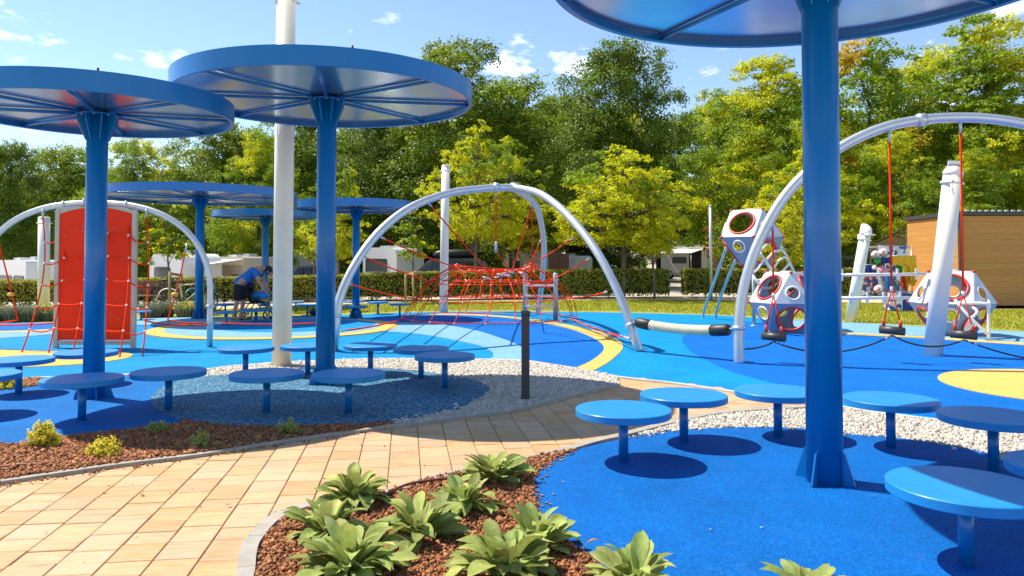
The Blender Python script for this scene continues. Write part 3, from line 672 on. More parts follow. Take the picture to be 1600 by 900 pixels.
# ------------------------------------------------------------------ masts, leaning posts, bollard
WH, CR, STEEL, GALV = MATS['white_paint'], MATS['cream_paint'], MATS['steel'], MATS['galv']
def mast(label, base, top, r, m, kind):
    t = thing('white_mast', label, 'post', (base[0], base[1], 0), 0, 'white shade sail posts')
    b = Vector((base[0], base[1], -.02)); e = Vector(top); d = (e-b).normalized()
    MB().tube([b, e], r, 28).build('shaft', m, t, world=True)
    rot = d.to_track_quat('Z', 'Y').to_matrix()
    MB().lathe([(r+.004, -.16), (r+.03, -.155), (r+.03, -.125), (r+.004, -.12)], 28, e, rot=rot).build('collar', m, t, world=True)
    s = rot @ Vector((1, 0, 0)); s2 = rot @ Vector((0, 1, 0))
    if kind == 'ear':      # slanted cap plate with side eye
        MB().lathe([(r+.006, 0), (r+.006, .05), (r*.7, .14), (r*.2, .17)], 20, e-d*.02, rot=rot).build('cap', m, t, world=True)
        MB().tube([e-d*.14-s*(r+.02), e-d*.13-s*(r+.16)], [.018, .013], 8).build('eye_bolt', GALV, t, world=True)
        bx = MB(); bx.bbox(e+d*.13+s*.02, (r*1.5, r*1.3, .07), .01, rot @ Matrix.Rotation(.5, 3, 'Y')); bx.build('clamp_block', GALV, t, world=True)
    elif kind == 'beak':
        cp = MB().lathe([(r+.006, -.03), (r+.006, .03), (r+.004, .17), (r*.5, .19)], 20)
        cp.v = [tuple(e+rot @ Vector((v[0], v[1], v[2]+(v[0]/r*.11 if v[2] > .1 else 0)))) for v in cp.v]; cp.build('cap', m, t, world=True)
        MB().bbox(e-d*.02-s*(r+.18), (.34, .16, .03), .008, rot).build('lamp_arm', m, t, world=True)
        MB().bbox(e-d*.04+s*(r+.12), (.20, .14, .09), .01, rot).build('floodlight', m, t, world=True)
    else:
        MB().lathe([(r+.004, 0), (r+.004, .03), (r*.8, .05)], 24, e-d*.005, rot=rot).build('cap', m, t, world=True)
        for k in range(3):
            a = k*2.1; u = s*math.cos(a)+s2*math.sin(a)
            MB().tube([e-d*.14+u*(r+.02), e-d*.14+u*(r+.07)], .014, 8).build('eye_bolt', GALV, t, world=True)
    return t
mast('tall cream white mast beside the central canopy, reaching past the top edge', (-3.304,10.904), (-3.264,10.850,5.420), .136, CR, 'eye')
mast('slim white post with capped top behind the middle arch', (-2.045,22.665), (-1.984,22.600,4.364), .125, WH, 'eye')
mast('white post behind the left arch and rope net', (-13.155,21.310), (-13.116,21.200,2.729), .15, WH, 'plain')
mast('thick white leaning post in front of the right play cell', (6.776,12.247), (7.067,12.100,2.910), .142, WH, 'ear')
mast('far white leaning post with pointed top beside the toy stall', (8.566,19.241), (8.965,19.200,2.206), .135, WH, 'beak')
bo = thing('bollard_light', 'dark grey square bollard light standing in the white gravel', 'bollard', (0.146,8.245))
MB().bbox((0.146,8.245)+(.46,), (.088,.088,.93), .006).build('post', MATS['dark_grey'], bo, world=True)
MB().bbox(((0.146,8.245)[0]+.002, (0.146,8.245)[1], .95), (.098,.098,.045), .005).build('lamp_head', MATS['dark_grey'], bo, world=True)
MB().box(((0.146,8.245)[0], (0.146,8.245)[1], .012), (.13,.13,.015)).build('base_plate', MATS['dark_grey'], bo, world=True)
lp = thing('metal_post', 'thin grey metal post in front of the hedge gap', 'post', (7.714,29.396))
x, y = (7.714,29.396); MB().tube([(x,y,0), (x,y,(7.716,29.300,3.670)[2])], .06, 12).build('shaft', GALV, lp, world=True)
MB().lathe([(.075,0), (.075,.03), (.03,.06)], 12, (x,y,(7.716,29.300,3.670)[2])).build('cap', GALV, lp, world=True)

# ------------------------------------------------------------------ steel arches
RED = MATS['rope_red']; CLIP = MATS['clip_white']
def collar(p, q, r, t, w=.05, m=None):
    p, q = Vector(p), Vector(q); d = (q-p).normalized()
    MB().tube([p-d*w/2, p+d*w/2], r, 18).build('collar', m or STEEL, t, world=True)
def sag(p0, p1, s, n=6):
    p0, p1 = Vector(p0), Vector(p1)
    return [p0.lerp(p1, i/n)+Vector((0,0,-s*4*(i/n)*(1-i/n))) for i in range(n+1)]

# left arch with climbing wall and net
Y0 = 13.45; XC = -7.44; HS = 2.09; HT = 2.55
A = thing('climbing_arch', 'left steel arch straddling the red climbing wall', 'climbing frame', (XC, Y0, 0))
arc = []
for i in range(41):
    a = PI*i/40; cx_, sx_ = math.cos(a), math.sin(a)
    arc.append((XC-HS*math.copysign(abs(cx_)**.80, cx_), Y0, .95+(HT-.95)*abs(sx_)**.92))
arch_path = [(XC-HS, Y0, -.03), (XC-HS, Y0, .5)]+arc+[(XC+HS, Y0, .5), (XC+HS, Y0, -.03)]
MB().tube(arch_path, .052, 18).build('arch_tube', STEEL, A, world=True)
for sx in (-1, 1): collar((XC+sx*HS, Y0, .72), (XC+sx*HS, Y0, 1), .072, A)
def archz(x):
    best = min(arc, key=lambda q: abs(q[0]-x)); return best[2]
wl = thing('climbing_wall', 'red climbing board in a beige frame under the left arch', 'climbing wall', (XC, Y0, 0))
xl, xr, yw = (-7.979,13.300,0.486)[0], (-6.628,13.300,0.486)[0], 13.3
for x in (xl, xr): MB().bbox((x, yw, 1.19), (.075,.075,2.44), .006).build('frame_post', MATS['frame_beige'], wl, world=True)
zb, zt = (-7.844,13.300,0.139)[2], (-7.881,13.300,2.361)[2]
# board is two sheets with a seam
xm = (xl+xr)/2
for a, b in ((xl+.04, xm-.0015), (xm+.0015, xr-.04)):
    n = 8; top = [(a+(b-a)*i/n) for i in range(n+1)]
    poly = [(a,zb)]+[(b,zb)]+[(x, zt+.10-.13*((x-xm)/(xr-xm))**2) for x in reversed(top)]
    MB().plate([(x, yw-.012, z) for x, z in poly], .024, (0,1,0)).build('board', MATS['panel_red'], wl, world=True)
MB().bbox((xm, yw, zb-.045), (xr-xl-.08,.06,.07), .006).build('bottom_rail', MATS['frame_beige'], wl, world=True)
n = 14; xs_ = [xl-.03+(xr-xl+.06)*i/n for i in range(n+1)]
poly = [(x, zt+.10-.13*((x-xm)/(xr-xm))**2+.004) for x in xs_]+[(x, min(archz(x)-.06, 2.47)) for x in reversed(xs_)]
MB().plate([(x, yw-.02, z) for x, z in poly], .03, (0,1,0)).build('head_board', MATS['frame_beige'], wl, world=True)
rh = random.Random(5)
for i in range(22):
    x = rh.uniform(xl+.15, xr-.15); z = rh.uniform(zb+.15, zt-.15)
    MB().lathe([(.020,0), (.018,.012), (.008,.018)], 8, (x, yw-.012, z), rot=Matrix.Rotation(PI/2, 3, 'X')).build('bolt_hold', MATS['hold'], wl, world=True)
# the net leaning from the arch to anchors in front
net = thing('climbing_net', 'red rope ladder net hung in front of the red climbing wall', 'climbing net', (XC, 12.4, 0))
tops = [(67,336), (100,322), (130,320), (166,320), (196,323), (229,336)]
bots = [(34,551), (77,551), (115,560), (0,0), (188,560), (223,557)]
cols = []
pxt = [(-8.314,13.400,2.311), (-7.953,13.400,2.458), (-7.591,13.400,2.504), (-7.205,13.400,2.504), (-6.841,13.400,2.458), (-6.476,13.400,2.311)]
pxb = [(-8.123,12.592), (-7.624,12.504), (-7.124,12.332), (-6.658,12.164), (-6.153,11.921), (-5.870,12.082)]
clips = MB()
for i in range(6):
    t0 = Vector(pxt[i]); b0 = Vector((*pxb[i], 0)); ctr = t0.lerp(b0, .5); 
    mid = t0.lerp(b0, .5)+Vector((0, .10, -.05))
    pts = []
    bulge = (-.20 if i in (0,) else .12 if i == 5 else 0)
    for k in range(13):
        u = k/12; p = t0.lerp(b0, u); p.y += .22*math.sin(PI*u)*(1-.3*u); p.x -= bulge*math.sin(PI*u)*.25; pts.append(p)
    cols.append(pts)
    MB().tube(pts, .0135, 6).build('vertical_rope', RED, net, world=True)
    collar(t0+Vector((0,0,.06)), t0, .022, net, .14, GALV)
rows = [.20, .36, .52, .68, .84]
for u in rows:
    for i in range(5):
        def at(c): k = u*12; a = int(k); return c[a].lerp(c[min(a+1,12)], k-a)
        rowp = (.055 if i in (0, 4) else .02)
        MB().tube(sag(at(cols[i]), at(cols[i+1]), rowp if i != 2 else .03), .0115, 6).build('cross_rope', RED, net, world=True)
    for c in cols: clips.ball(at(c), .023, 8, 5)
tag(clips.build('rope_clips', CLIP, net, world=True), kind='stuff')
# single ropes with yellow foot holds, and the low traverse rope
for lab, a, b, c, d, h in (('red rope with yellow foothold left of the rope ladder net', (-9.112,13.400,1.925), (-8.760,13.200,1.160), (-8.462,13.000,0.508), (-9.570,13.200,0.415), (-8.690,13.150,0.940)),
                     ('red rope with yellow foothold beside the right leg of the left arch', (-5.766,13.400,1.755), (-5.817,13.200,1.105), (-5.897,13.000,0.508), (-5.405,13.300,0.441), (-5.849,13.150,0.940))):
    o = thing('foothold_rope', lab, 'rope', (c[0], c[1], 0))
    MB().tube(spline([a, b, c], 6), .0125, 6).build('rope', RED, o, world=True)
    MB().tube(spline([c, tuple((Vector(c)+Vector(d))/2+Vector((0,0,-.03))), d], 6), .0125, 6).build('stay_rope', RED, o, world=True)
    MB().lathe([(.02,-.03), (.055,-.02), (.06,.01), (.045,.03), (.01,.035)], 12, h).build('foothold', MATS['hold_yellow'], o, world=True)
    collar(a, b, .018, o, .16, GALV)
o = thing('traverse_rope', 'low red rope stretched from the net to the right arch leg', 'rope', (-7.589,13.650))
MB().tube(sag((-6.098,12.600,0.528), (-5.329,13.450,0.406), .05, 10), .0125, 6).build('rope', RED, o, world=True)
MB().tube(sag((-5.159,13.450,0.418), (-3.446,13.400,0.427), .02, 10), .0125, 6).build('rope', RED, o, world=True)
collar((-5.216,13.450,0.418), (-4.536,13.450,0.418), .018, o, .14, GALV)
MB().tube(sag((-9.793,13.200,0.415), (-8.006,13.300,0.430), .02, 10), .0125, 6).build('rope', RED, o, world=True)

# middle tripod arch with spatial net
B = thing('tripod_arch', 'middle steel tripod arch carrying the red spatial net', 'climbing frame', (-0.437,13.650))
apex = Vector((0.040,15.600,3.039))
legs = {'l': [(*(-3.056,13.052), -.02), (-2.966,12.750,0.313), (-2.916,12.800,0.847), (-2.724,13.000,1.407), (-2.380,13.400,2.004), (-1.897,14.000,2.501), (-1.254,14.800,2.847), (-0.519,15.300,2.997), tuple(apex)],
        'r': [(*(2.156,12.864), -.02), (2.004,12.850,0.444), (1.811,13.000,1.001), (1.551,13.300,1.584), (1.226,13.800,2.124), (0.878,14.400,2.566), (0.508,15.000,2.878), tuple(apex)],
        'b': [(*(0.736,21.832), -.02), (0.820,21.600,0.671), (0.853,20.600,1.404), (0.820,19.400,1.984), (0.685,18.000,2.482), (0.487,16.900,2.838), tuple(apex)]}
for k, q in legs.items(): MB().tube(spline(q, 6), .074, 18).build('arch_tube', STEEL, B, world=True)
collar((-0.326,15.400,3.026), apex, .094, B, .10); collar(apex+Vector((.02,0,0)), apex+Vector((1,-.3,-.1)), .10, B, .16)
collar((-2.957,12.750,0.613), (-2.936,12.750,0.742), .094, B, .06); collar((2.004,12.850,0.444), (1.904,12.900,0.733), .094, B, .06)
# spatial net: four rings of rope, front and back, joined by uprights
SN = thing('spatial_net', 'red rope spatial climbing net slung under the middle tripod arch', 'climbing net', (-0.600,20.338))
ringd = []
def rope(p, q, s=.0, r=.012, nm='rope'): MB().tube(sag(p, q, s, 5), r, 5).build(nm, RED, SN, world=True)
n = 20
cen = Vector((-.62, 19.7, 0))
def ring(z, rx, ry, dx=0, n=n): return [Vector((cen.x+dx+rx*math.cos(2*PI*i/n), cen.y+ry*math.sin(2*PI*i/n), z)) for i in range(n)]
prow = [ring(.07, 2.28, 2.0), ring(.55, 2.04, 1.6, .10), ring(.98, 1.66, 1.15, .10), ring(1.34, 1.05, .7, .15)]
for j_, R_ in enumerate(prow):
    for i, p in enumerate(R_):
        a = 2*PI*i/n; k = 1+(.13*max(0, math.cos(3*(a-.28)))-.05)*(.4+.2*j_); p.x = cen.x+(p.x-cen.x)*k; p.y = cen.y+(p.y-cen.y)*k; p.z += (.16*max(0, math.cos(2*(a-2.9)))-.05)*(0, .3, .7, 1)[j_]
for R_ in prow:
    MB().tube(R_, .0125, 5, closed=True).build('ring_rope', RED, SN, world=True)
cl = MB()
for i in range(n):
    MB().tube(spline([tuple(R_[i]) for R_ in prow], 4), .0115, 5).build('upright_rope', RED, SN, world=True)
    for R_ in prow: cl.ball(R_[i], .021, 6, 4)
# second inner layer and the crowded crown of rope ends
prow2 = [ring(.62, 1.25, 1.1, .1, 14), ring(1.02, 1.0, .8, .1, 14)]
for R_ in prow2:
    MB().tube(R_, .012, 5, closed=True).build('ring_rope', RED, SN, world=True)
    for p in R_: cl.ball(p, .024, 6, 4)
for i in range(14):
    rope(prow2[0][i], prow2[1][i]); rope(prow2[1][i], prow[3][int(i*20/14) % 20])
hub = Vector((0.000,19.600,1.260)); hub2 = Vector((-0.494,19.500,1.163)); hub3 = Vector((0.533,19.700,1.309))
rr = random.Random(9)
for i in range(0, n, 2): rope(prow[3][i], (hub, hub2, hub3)[i % 3], .03)
for i in range(16):
    p = hub2.lerp(hub3, rr.random())+Vector((rr.uniform(-.2,.2), rr.uniform(-.3,.3), rr.uniform(-.07,.05))); d = Vector((rr.uniform(-1,1), rr.uniform(-1,1), rr.uniform(-.25,.25))).normalized()
    cl.tube([p-d*.11, p+d*.11], .021, 6)
tag(cl.build('rope_clips', CLIP, SN, world=True), kind='stuff')
def tether(a, b, clip=.25):
    a, b = Vector(a), Vector(b); MB().tube(sag(a, b, .03, 6), .0155, 6).build('tether_rope', RED, SN, world=True); d = (b-a).normalized()
    MB().tube([a, a+d*clip], .02, 6).build('turnbuckle', GALV, SN, world=True)
near = lambda R_, p: min(R_, key=lambda q: (q-Vector(p)).length)
tether((-1.610,14.400,2.652), hub2); tether((-2.335,13.400,1.947), prow[3][11]); tether((-2.591,13.100,1.605), prow[2][11]); tether((-2.810,12.900,1.135), prow[1][11]); tether((-2.870,12.800,0.341), prow[0][11], .4)
tether((-0.326,15.400,2.928), (*(-0.349,16.500,1.981),)); tether((0.412,15.200,2.703), hub); tether((0.389,15.300,2.685), hub3)
tether((1.125,14.000,1.944), prow[3][19]); tether((1.380,13.500,1.563), prow[2][19]); tether((1.636,13.100,0.986), prow[1][19]); tether((1.984,12.800,0.212), prow[0][19], .4)
tether((0.731,19.200,2.060), prow[3][2]); 
tb = Vector((-0.349,16.500,1.939)); MB().tube([tb, Vector((-0.351,16.600,1.717))], .03, 8).build('turnbuckle', GALV, SN, world=True); rope((-0.351,16.600,1.717), hub, .0)
# step frame at the net's right end
sf = thing('step_frame', 'grey two post step frame at the right end of the spatial net', 'step frame', (0.763,19.665))
for bx_, tp in ((821,428), (868,428)):
    x, y = (0.348,19.665) if bx_ == 821 else (1.115,19.451); z = 1.5-(tp-409.5)*y/1183
    MB().tube([(x,y,0), (x,y,z), (x,y,z+.03)], [.062,.062,.035], 14).build('post', GALV, sf, world=True)
for py in (446, 462, 478): 
    a, b = Vector(((0.348,19.665)[0], (0.348,19.665)[1], 1.5-(py-409.5)*19.5/1183)), Vector(((1.115,19.451)[0], (1.115,19.451)[1], 1.5-(py-409.5)*19.5/1183))
    MB().bbox((a+b)/2, ((b-a).length, .20, .045), .015).build('step', WH, sf, world=True)
MB().bbox(((0.746,19.665)[0], (0.746,19.665)[1]+.1, .93), (.55,.03,.20), .01).build('red_panel', MATS['plastic_red'], sf, world=True)

# right arch with pendulum seats
Cc = thing('swing_arch', 'tall right steel arch with hanging red ropes and log seats', 'climbing frame', (3.382,11.318))
YR = (3.382,11.318)[1]; XL = (3.382,11.318)[0]; XA = (6.730,11.318,3.667)[0]; ZA = (6.730,11.318,3.667)[2]
HSc = XA-XL; pathc = [(XL, YR, -.02), (XL, YR, .5), (XL+.01, YR, 1.0)]
pts_px = [(3.419,11.318,0.922), (3.538,11.318,1.400), (3.714,11.318,1.849), (4.006,11.318,2.377), (4.365,11.318,2.790), (4.898,11.318,3.204), (5.526,11.318,3.503), (6.153,11.318,3.638), (6.730,11.318,3.672)]
half = [(XL, YR, -.02), (XL, YR, .45)]+pts_px
other = [(2*XA-p[0], p[1], p[2]) for p in reversed(half[:-1])]
archp = spline(half+other, 6)
MB().tube(archp, .076, 20).build('arch_tube', STEEL, Cc, world=True)
collar((6.143,11.318,3.635), (6.249,11.318,3.653), .098, Cc, .12); collar((XL, YR, (3.387,11.318,0.523)[2]), (XL, YR, 1), .096, Cc, .06)
collar((2*XA-XL, YR, .52), (2*XA-XL, YR, 1), .096, Cc, .06)
def arch_z(x): return min(archp, key=lambda q: abs(q.x-x)+(10 if q.z < 1 else 0)).z
seats = []
for lab, xt, zl in (('leftmost black log seat on red ropes beside the nearest pole', (3.901,11.318,0.389), .43), ('middle black log seat on red ropes between the two leaning posts', (5.666,11.318,0.484), .475), ('right black log seat on red ropes in front of the thick leaning post', (6.734,11.318,0.418), .45)):
    o = thing('pendulum_seat', lab, 'swing seat', (xt[0], YR, 0), 0, 'log seats hanging from the right arch')
    x = xt[0]; zc = xt[2]; zt_ = arch_z(x)-.07
    d = Vector((.75, -.62, -.05)).normalized(); c_ = Vector((x, YR, zc))
    mbb = MB(); mbb.tube([c_-d*.17, c_+d*.17], .062, 20); mbb.build('seat_log', MATS['dark_grey'], o, world=True)
    MB().tube([c_+d*.168, c_+d*.174], .045, 16).build('end_cap', MATS['black'], o, world=True)
    fork = Vector((x, YR, zc+.62))
    MB().tube([(x, YR, zt_+.02), (x, YR, zt_-.16)], [.026,.018], 10).build('hanger', GALV, o, world=True)
    MB().tube([(x, YR, zt_-.14), fork], .0155, 8).build('rope', RED, o, world=True)
    MB().tube([fork+Vector((0,0,.03)), fork-Vector((0,0,.04))], .022, 8).build('clamp', CLIP, o, world=True)
    for s in (-1, 1):
        e = c_+d*.115*s+Vector((0,0,.11)); MB().tube([fork, e], .0105, 6).build('fork_rope', RED, o, world=True)
        MB().tube([e+Vector((0,0,.05)), e-Vector((0,0,.05))], [.02,.026], 8).build('shackle', MATS['plastic_red'], o, world=True)
        MB().tube([e-Vector((0,0,.0)), e-Vector((0,0,.06))], .012, 6).build('link', MATS['dark_grey'], o, world=True)
    seats.append(c_)
ch = thing('stay_chain', 'black rope and chain slung between the log seats of the right arch', 'chain', (seats[1].x, YR, 0))
anch = [Vector((XL+.07, YR, (3.480,11.318,0.209)[2]))]+[s-Vector((0,0,.075)) for s in seats]+[Vector((2*XA-XL, YR, .28))]
for i in range(4):
    a, b = anch[i], anch[i+1]; sg = (.03, .20, .13, .32)[i]; pth = sag(a, b, sg, 14)
    k0, k1 = (1, 13) if i else (1, 14)
    MB().tube(pth[1:14], .0125, 8).build('black_rope', MATS['rope_black'], ch, world=True)
    for e0, e1 in ((pth[0], pth[1]), (pth[14], pth[13])):
        for j in range(5):
            p = e0.lerp(e1, j/5); q = e0.lerp(e1, (j+1)/5); MB().tube([p, q], [.016,.010] if j % 2 else [.010,.016], 6).build('chain_link', GALV if j % 2 else MATS['dark_grey'], ch, world=True)
# braided rope beam between the two arches
bm_ = thing('rope_beam', 'thick cream braided rope beam hung between middle and right arches', 'rope', (2.692,11.842))
p0, p1 = Vector((2.085,12.750,0.495)), Vector((3.286,11.500,0.478)); pth = [p0.lerp(p1, i/24)+Vector((0,0,-.055*4*(i/24)*(1-i/24))) for i in range(25)]
d0 = (p1-p0).normalized()
for st in range(4):     # four fat strands twisting round the axis
    q = []
    for i in range(97):
        u = .14+.70*i/96; k = u*24; a = int(k); c_ = pth[a].lerp(pth[min(a+1, 24)], k-a); ph = st*PI/2+u*80
        side = d0.cross(Vector((0,0,1))).normalized(); up = side.cross(d0)
        q.append(c_+(side*math.cos(ph)+up*math.sin(ph))*.048)
    MB().tube(q, .034, 8).build("strand", MATS['rope_cream'], bm_, world=True)
def at_(u): k = u*24; a = int(k); return pth[a].lerp(pth[min(a+1, 24)], k-a)
for u0, u1 in ((.0, .17), (.81, 1.0)): MB().tube([at_(u0), at_(u0+.02), at_((u0+u1)/2), at_(u1-.01), at_(u1)], [.060,.088,.092,.090,.080], 16).build('end_sleeve', MATS['black'], bm_, world=True)
MB().tube([at_(0), Vector((2.029,12.800,0.470))], .02, 8).build('shackle', GALV, bm_, world=True)
MB().tube([at_(1), Vector((XL-.06, YR, (3.387,11.318,0.523)[2]))], .02, 8).build('shackle', GALV, bm_, world=True)

# ------------------------------------------------------------------ polyhedral climbing cells (cuboctahedra stood on a triangle)
def cuboct(label, c, a, rz, lift=None):
    """panels with round holes; upper belt light grey, lower belt darker, its shade painted into the colour"""
    t = thing('climbing_cell', label, 'climbing cell', (c[0], c[1], 0), 0, 'polyhedral climbing cells')
    c = Vector(c); h = a*math.sqrt(2/3); rt = a/math.sqrt(3)
    hexa = [c+Vector((a*math.cos(rz+PI/3*i), a*math.sin(rz+PI/3*i), 0)) for i in range(6)]
    top = [c+Vector((rt*math.cos(rz+PI/6+2*PI/3*i), rt*math.sin(rz+PI/6+2*PI/3*i), h)) for i in range(3)]
    bot = [c+Vector((rt*math.cos(rz+PI/2+2*PI/3*i), rt*math.sin(rz+PI/2+2*PI/3*i), -h)) for i in range(3)]
    faces = []
    for i in range(3):
        h0, h1 = hexa[2*i], hexa[2*i+1]; h2 = hexa[(2*i+2) % 6]
        faces.append(('tri_up', [h0, h1, top[i]])); faces.append(('sq_up', [h1, h2, top[(i+1) % 3], top[i]]))
        faces.append(('sq_dn', [h1, h0, bot[(i-1) % 3], bot[i]])); faces.append(('tri_dn', [h2, h1, bot[i]]))
    faces += [('tri_top', [top[0], top[1], top[2]])]
    for kind, P in faces:
        m_ = sum(P, Vector())/len(P); nrm = (P[1]-P[0]).cross(P[2]-P[0]).normalized()
        if nrm.dot(m_-c) < 0: P = P[::-1]; nrm = -nrm
        R_ = a*(.39 if 'sq' in kind else .185)
        if kind == 'tri_top': R_ = a*.14
        u = (P[1]-P[0]).normalized(); v = nrm.cross(u); n_ = 36
        # outer boundary sampled to match the hole's vertices by angle
        out_ = []
        for k in range(n_):
            an = 2*PI*k/n_; d = u*math.cos(an)+v*math.sin(an); best = 1e9
            for j in range(len(P)):
                A_, B_ = P[j], P[(j+1) % len(P)]; en = (B_-A_).cross(nrm); den = d.dot(en)
                if den > 1e-6: best = min(best, (A_-m_).dot(en)/den)
            out_.append(m_+d*best)
        # corners exactly
        for p in P:
            k = min(range(n_), key=lambda q: (out_[q]-p).length); out_[k] = p.copy()
        inn_ = [m_+(u*math.cos(2*PI*k/n_)+v*math.sin(2*PI*k/n_))*R_ for k in range(n_)]
        th = nrm*-.02; sh = .985
        out_ = [m_+(q-m_)*sh for q in out_]
        vs = out_+inn_+[q+th for q in out_]+[q+th for q in inn_]; fs = []
        for k in range(n_):
            j = (k+1) % n_
            fs += [(k, j, n_+j, n_+k), (2*n_+j, 2*n_+k, 3*n_+k, 3*n_+j), (n_+k, n_+j, 3*n_+j, 3*n_+k), (j, k, 2*n_+k, 2*n_+j)]
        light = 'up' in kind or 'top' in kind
        o = MB().add(vs, fs).build('panel', MATS['panel_grey' if light else 'panel_grey_shade'], t, world=True)
        MB().tube([m_+nrm*.004+(u*math.cos(2*PI*k/n_)+v*math.sin(2*PI*k/n_))*(R_-.008) for k in range(n_)], a*.032 if 'sq' in kind else a*.026, 8, closed=True).build('hole_ring', MATS['plastic_red'] if 'sq' in kind else WH, t, world=True)
    for p in hexa+top+bot:
        MB().ball(c+(p-c)*.985, .040, 8, 5, (1,1,.8)).build('corner_cap', MATS['plastic_red'], t, world=True)
    return t, hexa, top, bot

# ------------------------------------------------------------------ climbing cells and what links them
cA = (5.504,17.400,2.066); cB = (5.863,16.200,0.619); cC = (9.100,15.700,0.633)
_, hxA, tpA, btA = cuboct('raised grey climbing cell on poles, behind the right arch leg', cA, .78, math.radians(-104))
_, hxB, tpB, btB = cuboct('grey climbing cell on the ground beside the nearest pole', (cB[0], cB[1], .645), .79, math.radians(-128))
_, hxC, tpC, btC = cuboct('grey climbing cell behind the thick white leaning post', (cC[0], cC[1], .66), .81, math.radians(-92))
sl = thing('slide_poles', 'pair of bent steel poles leaning against the raised climbing cell', 'poles', (5.265,20.338))
for a, b, c, d in (((5.268,18.600,1.869), (5.176,19.400,1.001), (5.129,20.200,0.265), (*(5.111,20.338), -.02)), ((5.413,18.300,1.570), (5.374,19.000,1.011), (5.443,20.100,0.305), (*(5.454,20.338), -.02))):
    MB().tube(spline([a, b, c, d], 6), .035, 12).build('pole', GALV, sl, world=True)
sp = thing('support_post', 'slim steel post holding up the raised climbing cell', 'post', (5.701,17.890))
MB().tube([(*(5.701,17.890), -.02), ((5.701,17.890)[0], (5.701,17.890)[1], 1.45)], .04, 12).build('shaft', GALV, sp, world=True)
MB().lathe([(.09,0), (.09,.012), (.05,.02)], 16, (*(5.701,17.890), .001)).build('base_plate', GALV, sp, world=True)
ld = thing('arched_ladder', 'white ladder with curved rungs between the two left climbing cells', 'ladder', (6.364,18.638))
r0, r1 = (Vector((5.458,16.900,1.807)), Vector((5.920,16.200,0.837))), (Vector((6.279,17.600,1.864)), Vector((6.360,17.000,1.206)))
r2 = (Vector((5.161,16.600,1.353)), Vector((5.394,16.300,0.915)))
for a, b in (r0, r1, r2): MB().tube([a, b], .030, 12).build('rail', WH, ld, world=True)
for k in range(5):
    u = .08+.21*k; a = r0[0].lerp(r0[1], u); b = r1[0].lerp(r1[1], min(1, u*1.0)); m_ = (a+b)/2+Vector((0,-.12,.16))
    MB().tube(spline([a, a.lerp(m_, .6)+Vector((0,0,.05)), m_, b.lerp(m_, .6)+Vector((0,0,.05)), b], 4), .024, 8).build('rung', WH, ld, world=True)
for k in range(3):
    u = .2+.35*k; a = r2[0].lerp(r2[1], u); b = r0[0].lerp(r0[1], u*.7+.1); m_ = (a+b)/2+Vector((0,0,-.08))
    MB().tube(spline([a, m_, b], 5), .022, 8).build('rung', WH, ld, world=True)
bb = thing('balance_rails', 'two white horizontal rails linking the ground climbing cells', 'rails', (7.736,15.828))
for a, b in (((6.297,16.000,1.223), (8.525,15.600,1.256)), ((6.121,15.700,0.752), (7.953,15.200,0.788))):
    a, b = Vector(a), Vector(b); MB().tube([a, b], .034, 12).build('rail', WH, bb, world=True)
    for k in range(6):
        p = a.lerp(b, .12+.16*k); MB().bbox(p+Vector((0,.01,.0)), (.05,.03,.24), .012).build('tab', WH, bb, world=True)
wf = thing('entry_frame', 'white tubular entry frame at the right side of the far right cell', 'frame', (9.371,15.028))
pB = (9.126,14.539); zt_ = (9.138,14.539,0.709)[2]
for q in ([(*pB, -.02), (*pB, zt_-.1), (pB[0]-.05, pB[1], zt_), (8.724,14.900,0.689)], [(8.642,14.800,0.770), (8.767,14.600,0.485), (9.029,14.400,0.123)], [(9.050,14.900,0.614), (9.075,14.800,0.533), (8.973,14.800,0.421)], [(9.125,14.500,0.638), (9.530,15.200,0.750), (9.610,15.600,0.757)]):
    MB().tube(spline(q, 4), .028, 10).build('tube', WH, wf, world=True)

# ------------------------------------------------------------------ leaves helper
def leaf_cloud(P, Nrm, size, rng, ratio=.62, fold=.25):
    """P (n,3) centres -> folded diamond leaves, 2 tris each"""
    n = len(P); a = rng.normal(size=(n, 3)); a -= (a*Nrm).sum(1)[:, None]*Nrm; a /= np.linalg.norm(a, axis=1)[:, None]; b = np.cross(Nrm, a)
    s = (size*rng.uniform(.6, 1.35, n))[:, None]
    V = np.stack([P-a*s*.5, P+b*s*ratio*.5+Nrm*s*fold*.3, P+a*s*.5, P-b*s*ratio*.5+Nrm*s*fold*.3], 1).reshape(-1, 3)
    k = np.arange(n)[:, None]*4; F = np.concatenate([k+[[0, 1, 2]], k+[[0, 2, 3]]], 0)
    return V, F
def unit(v): return v/np.linalg.norm(v, axis=-1, keepdims=True)

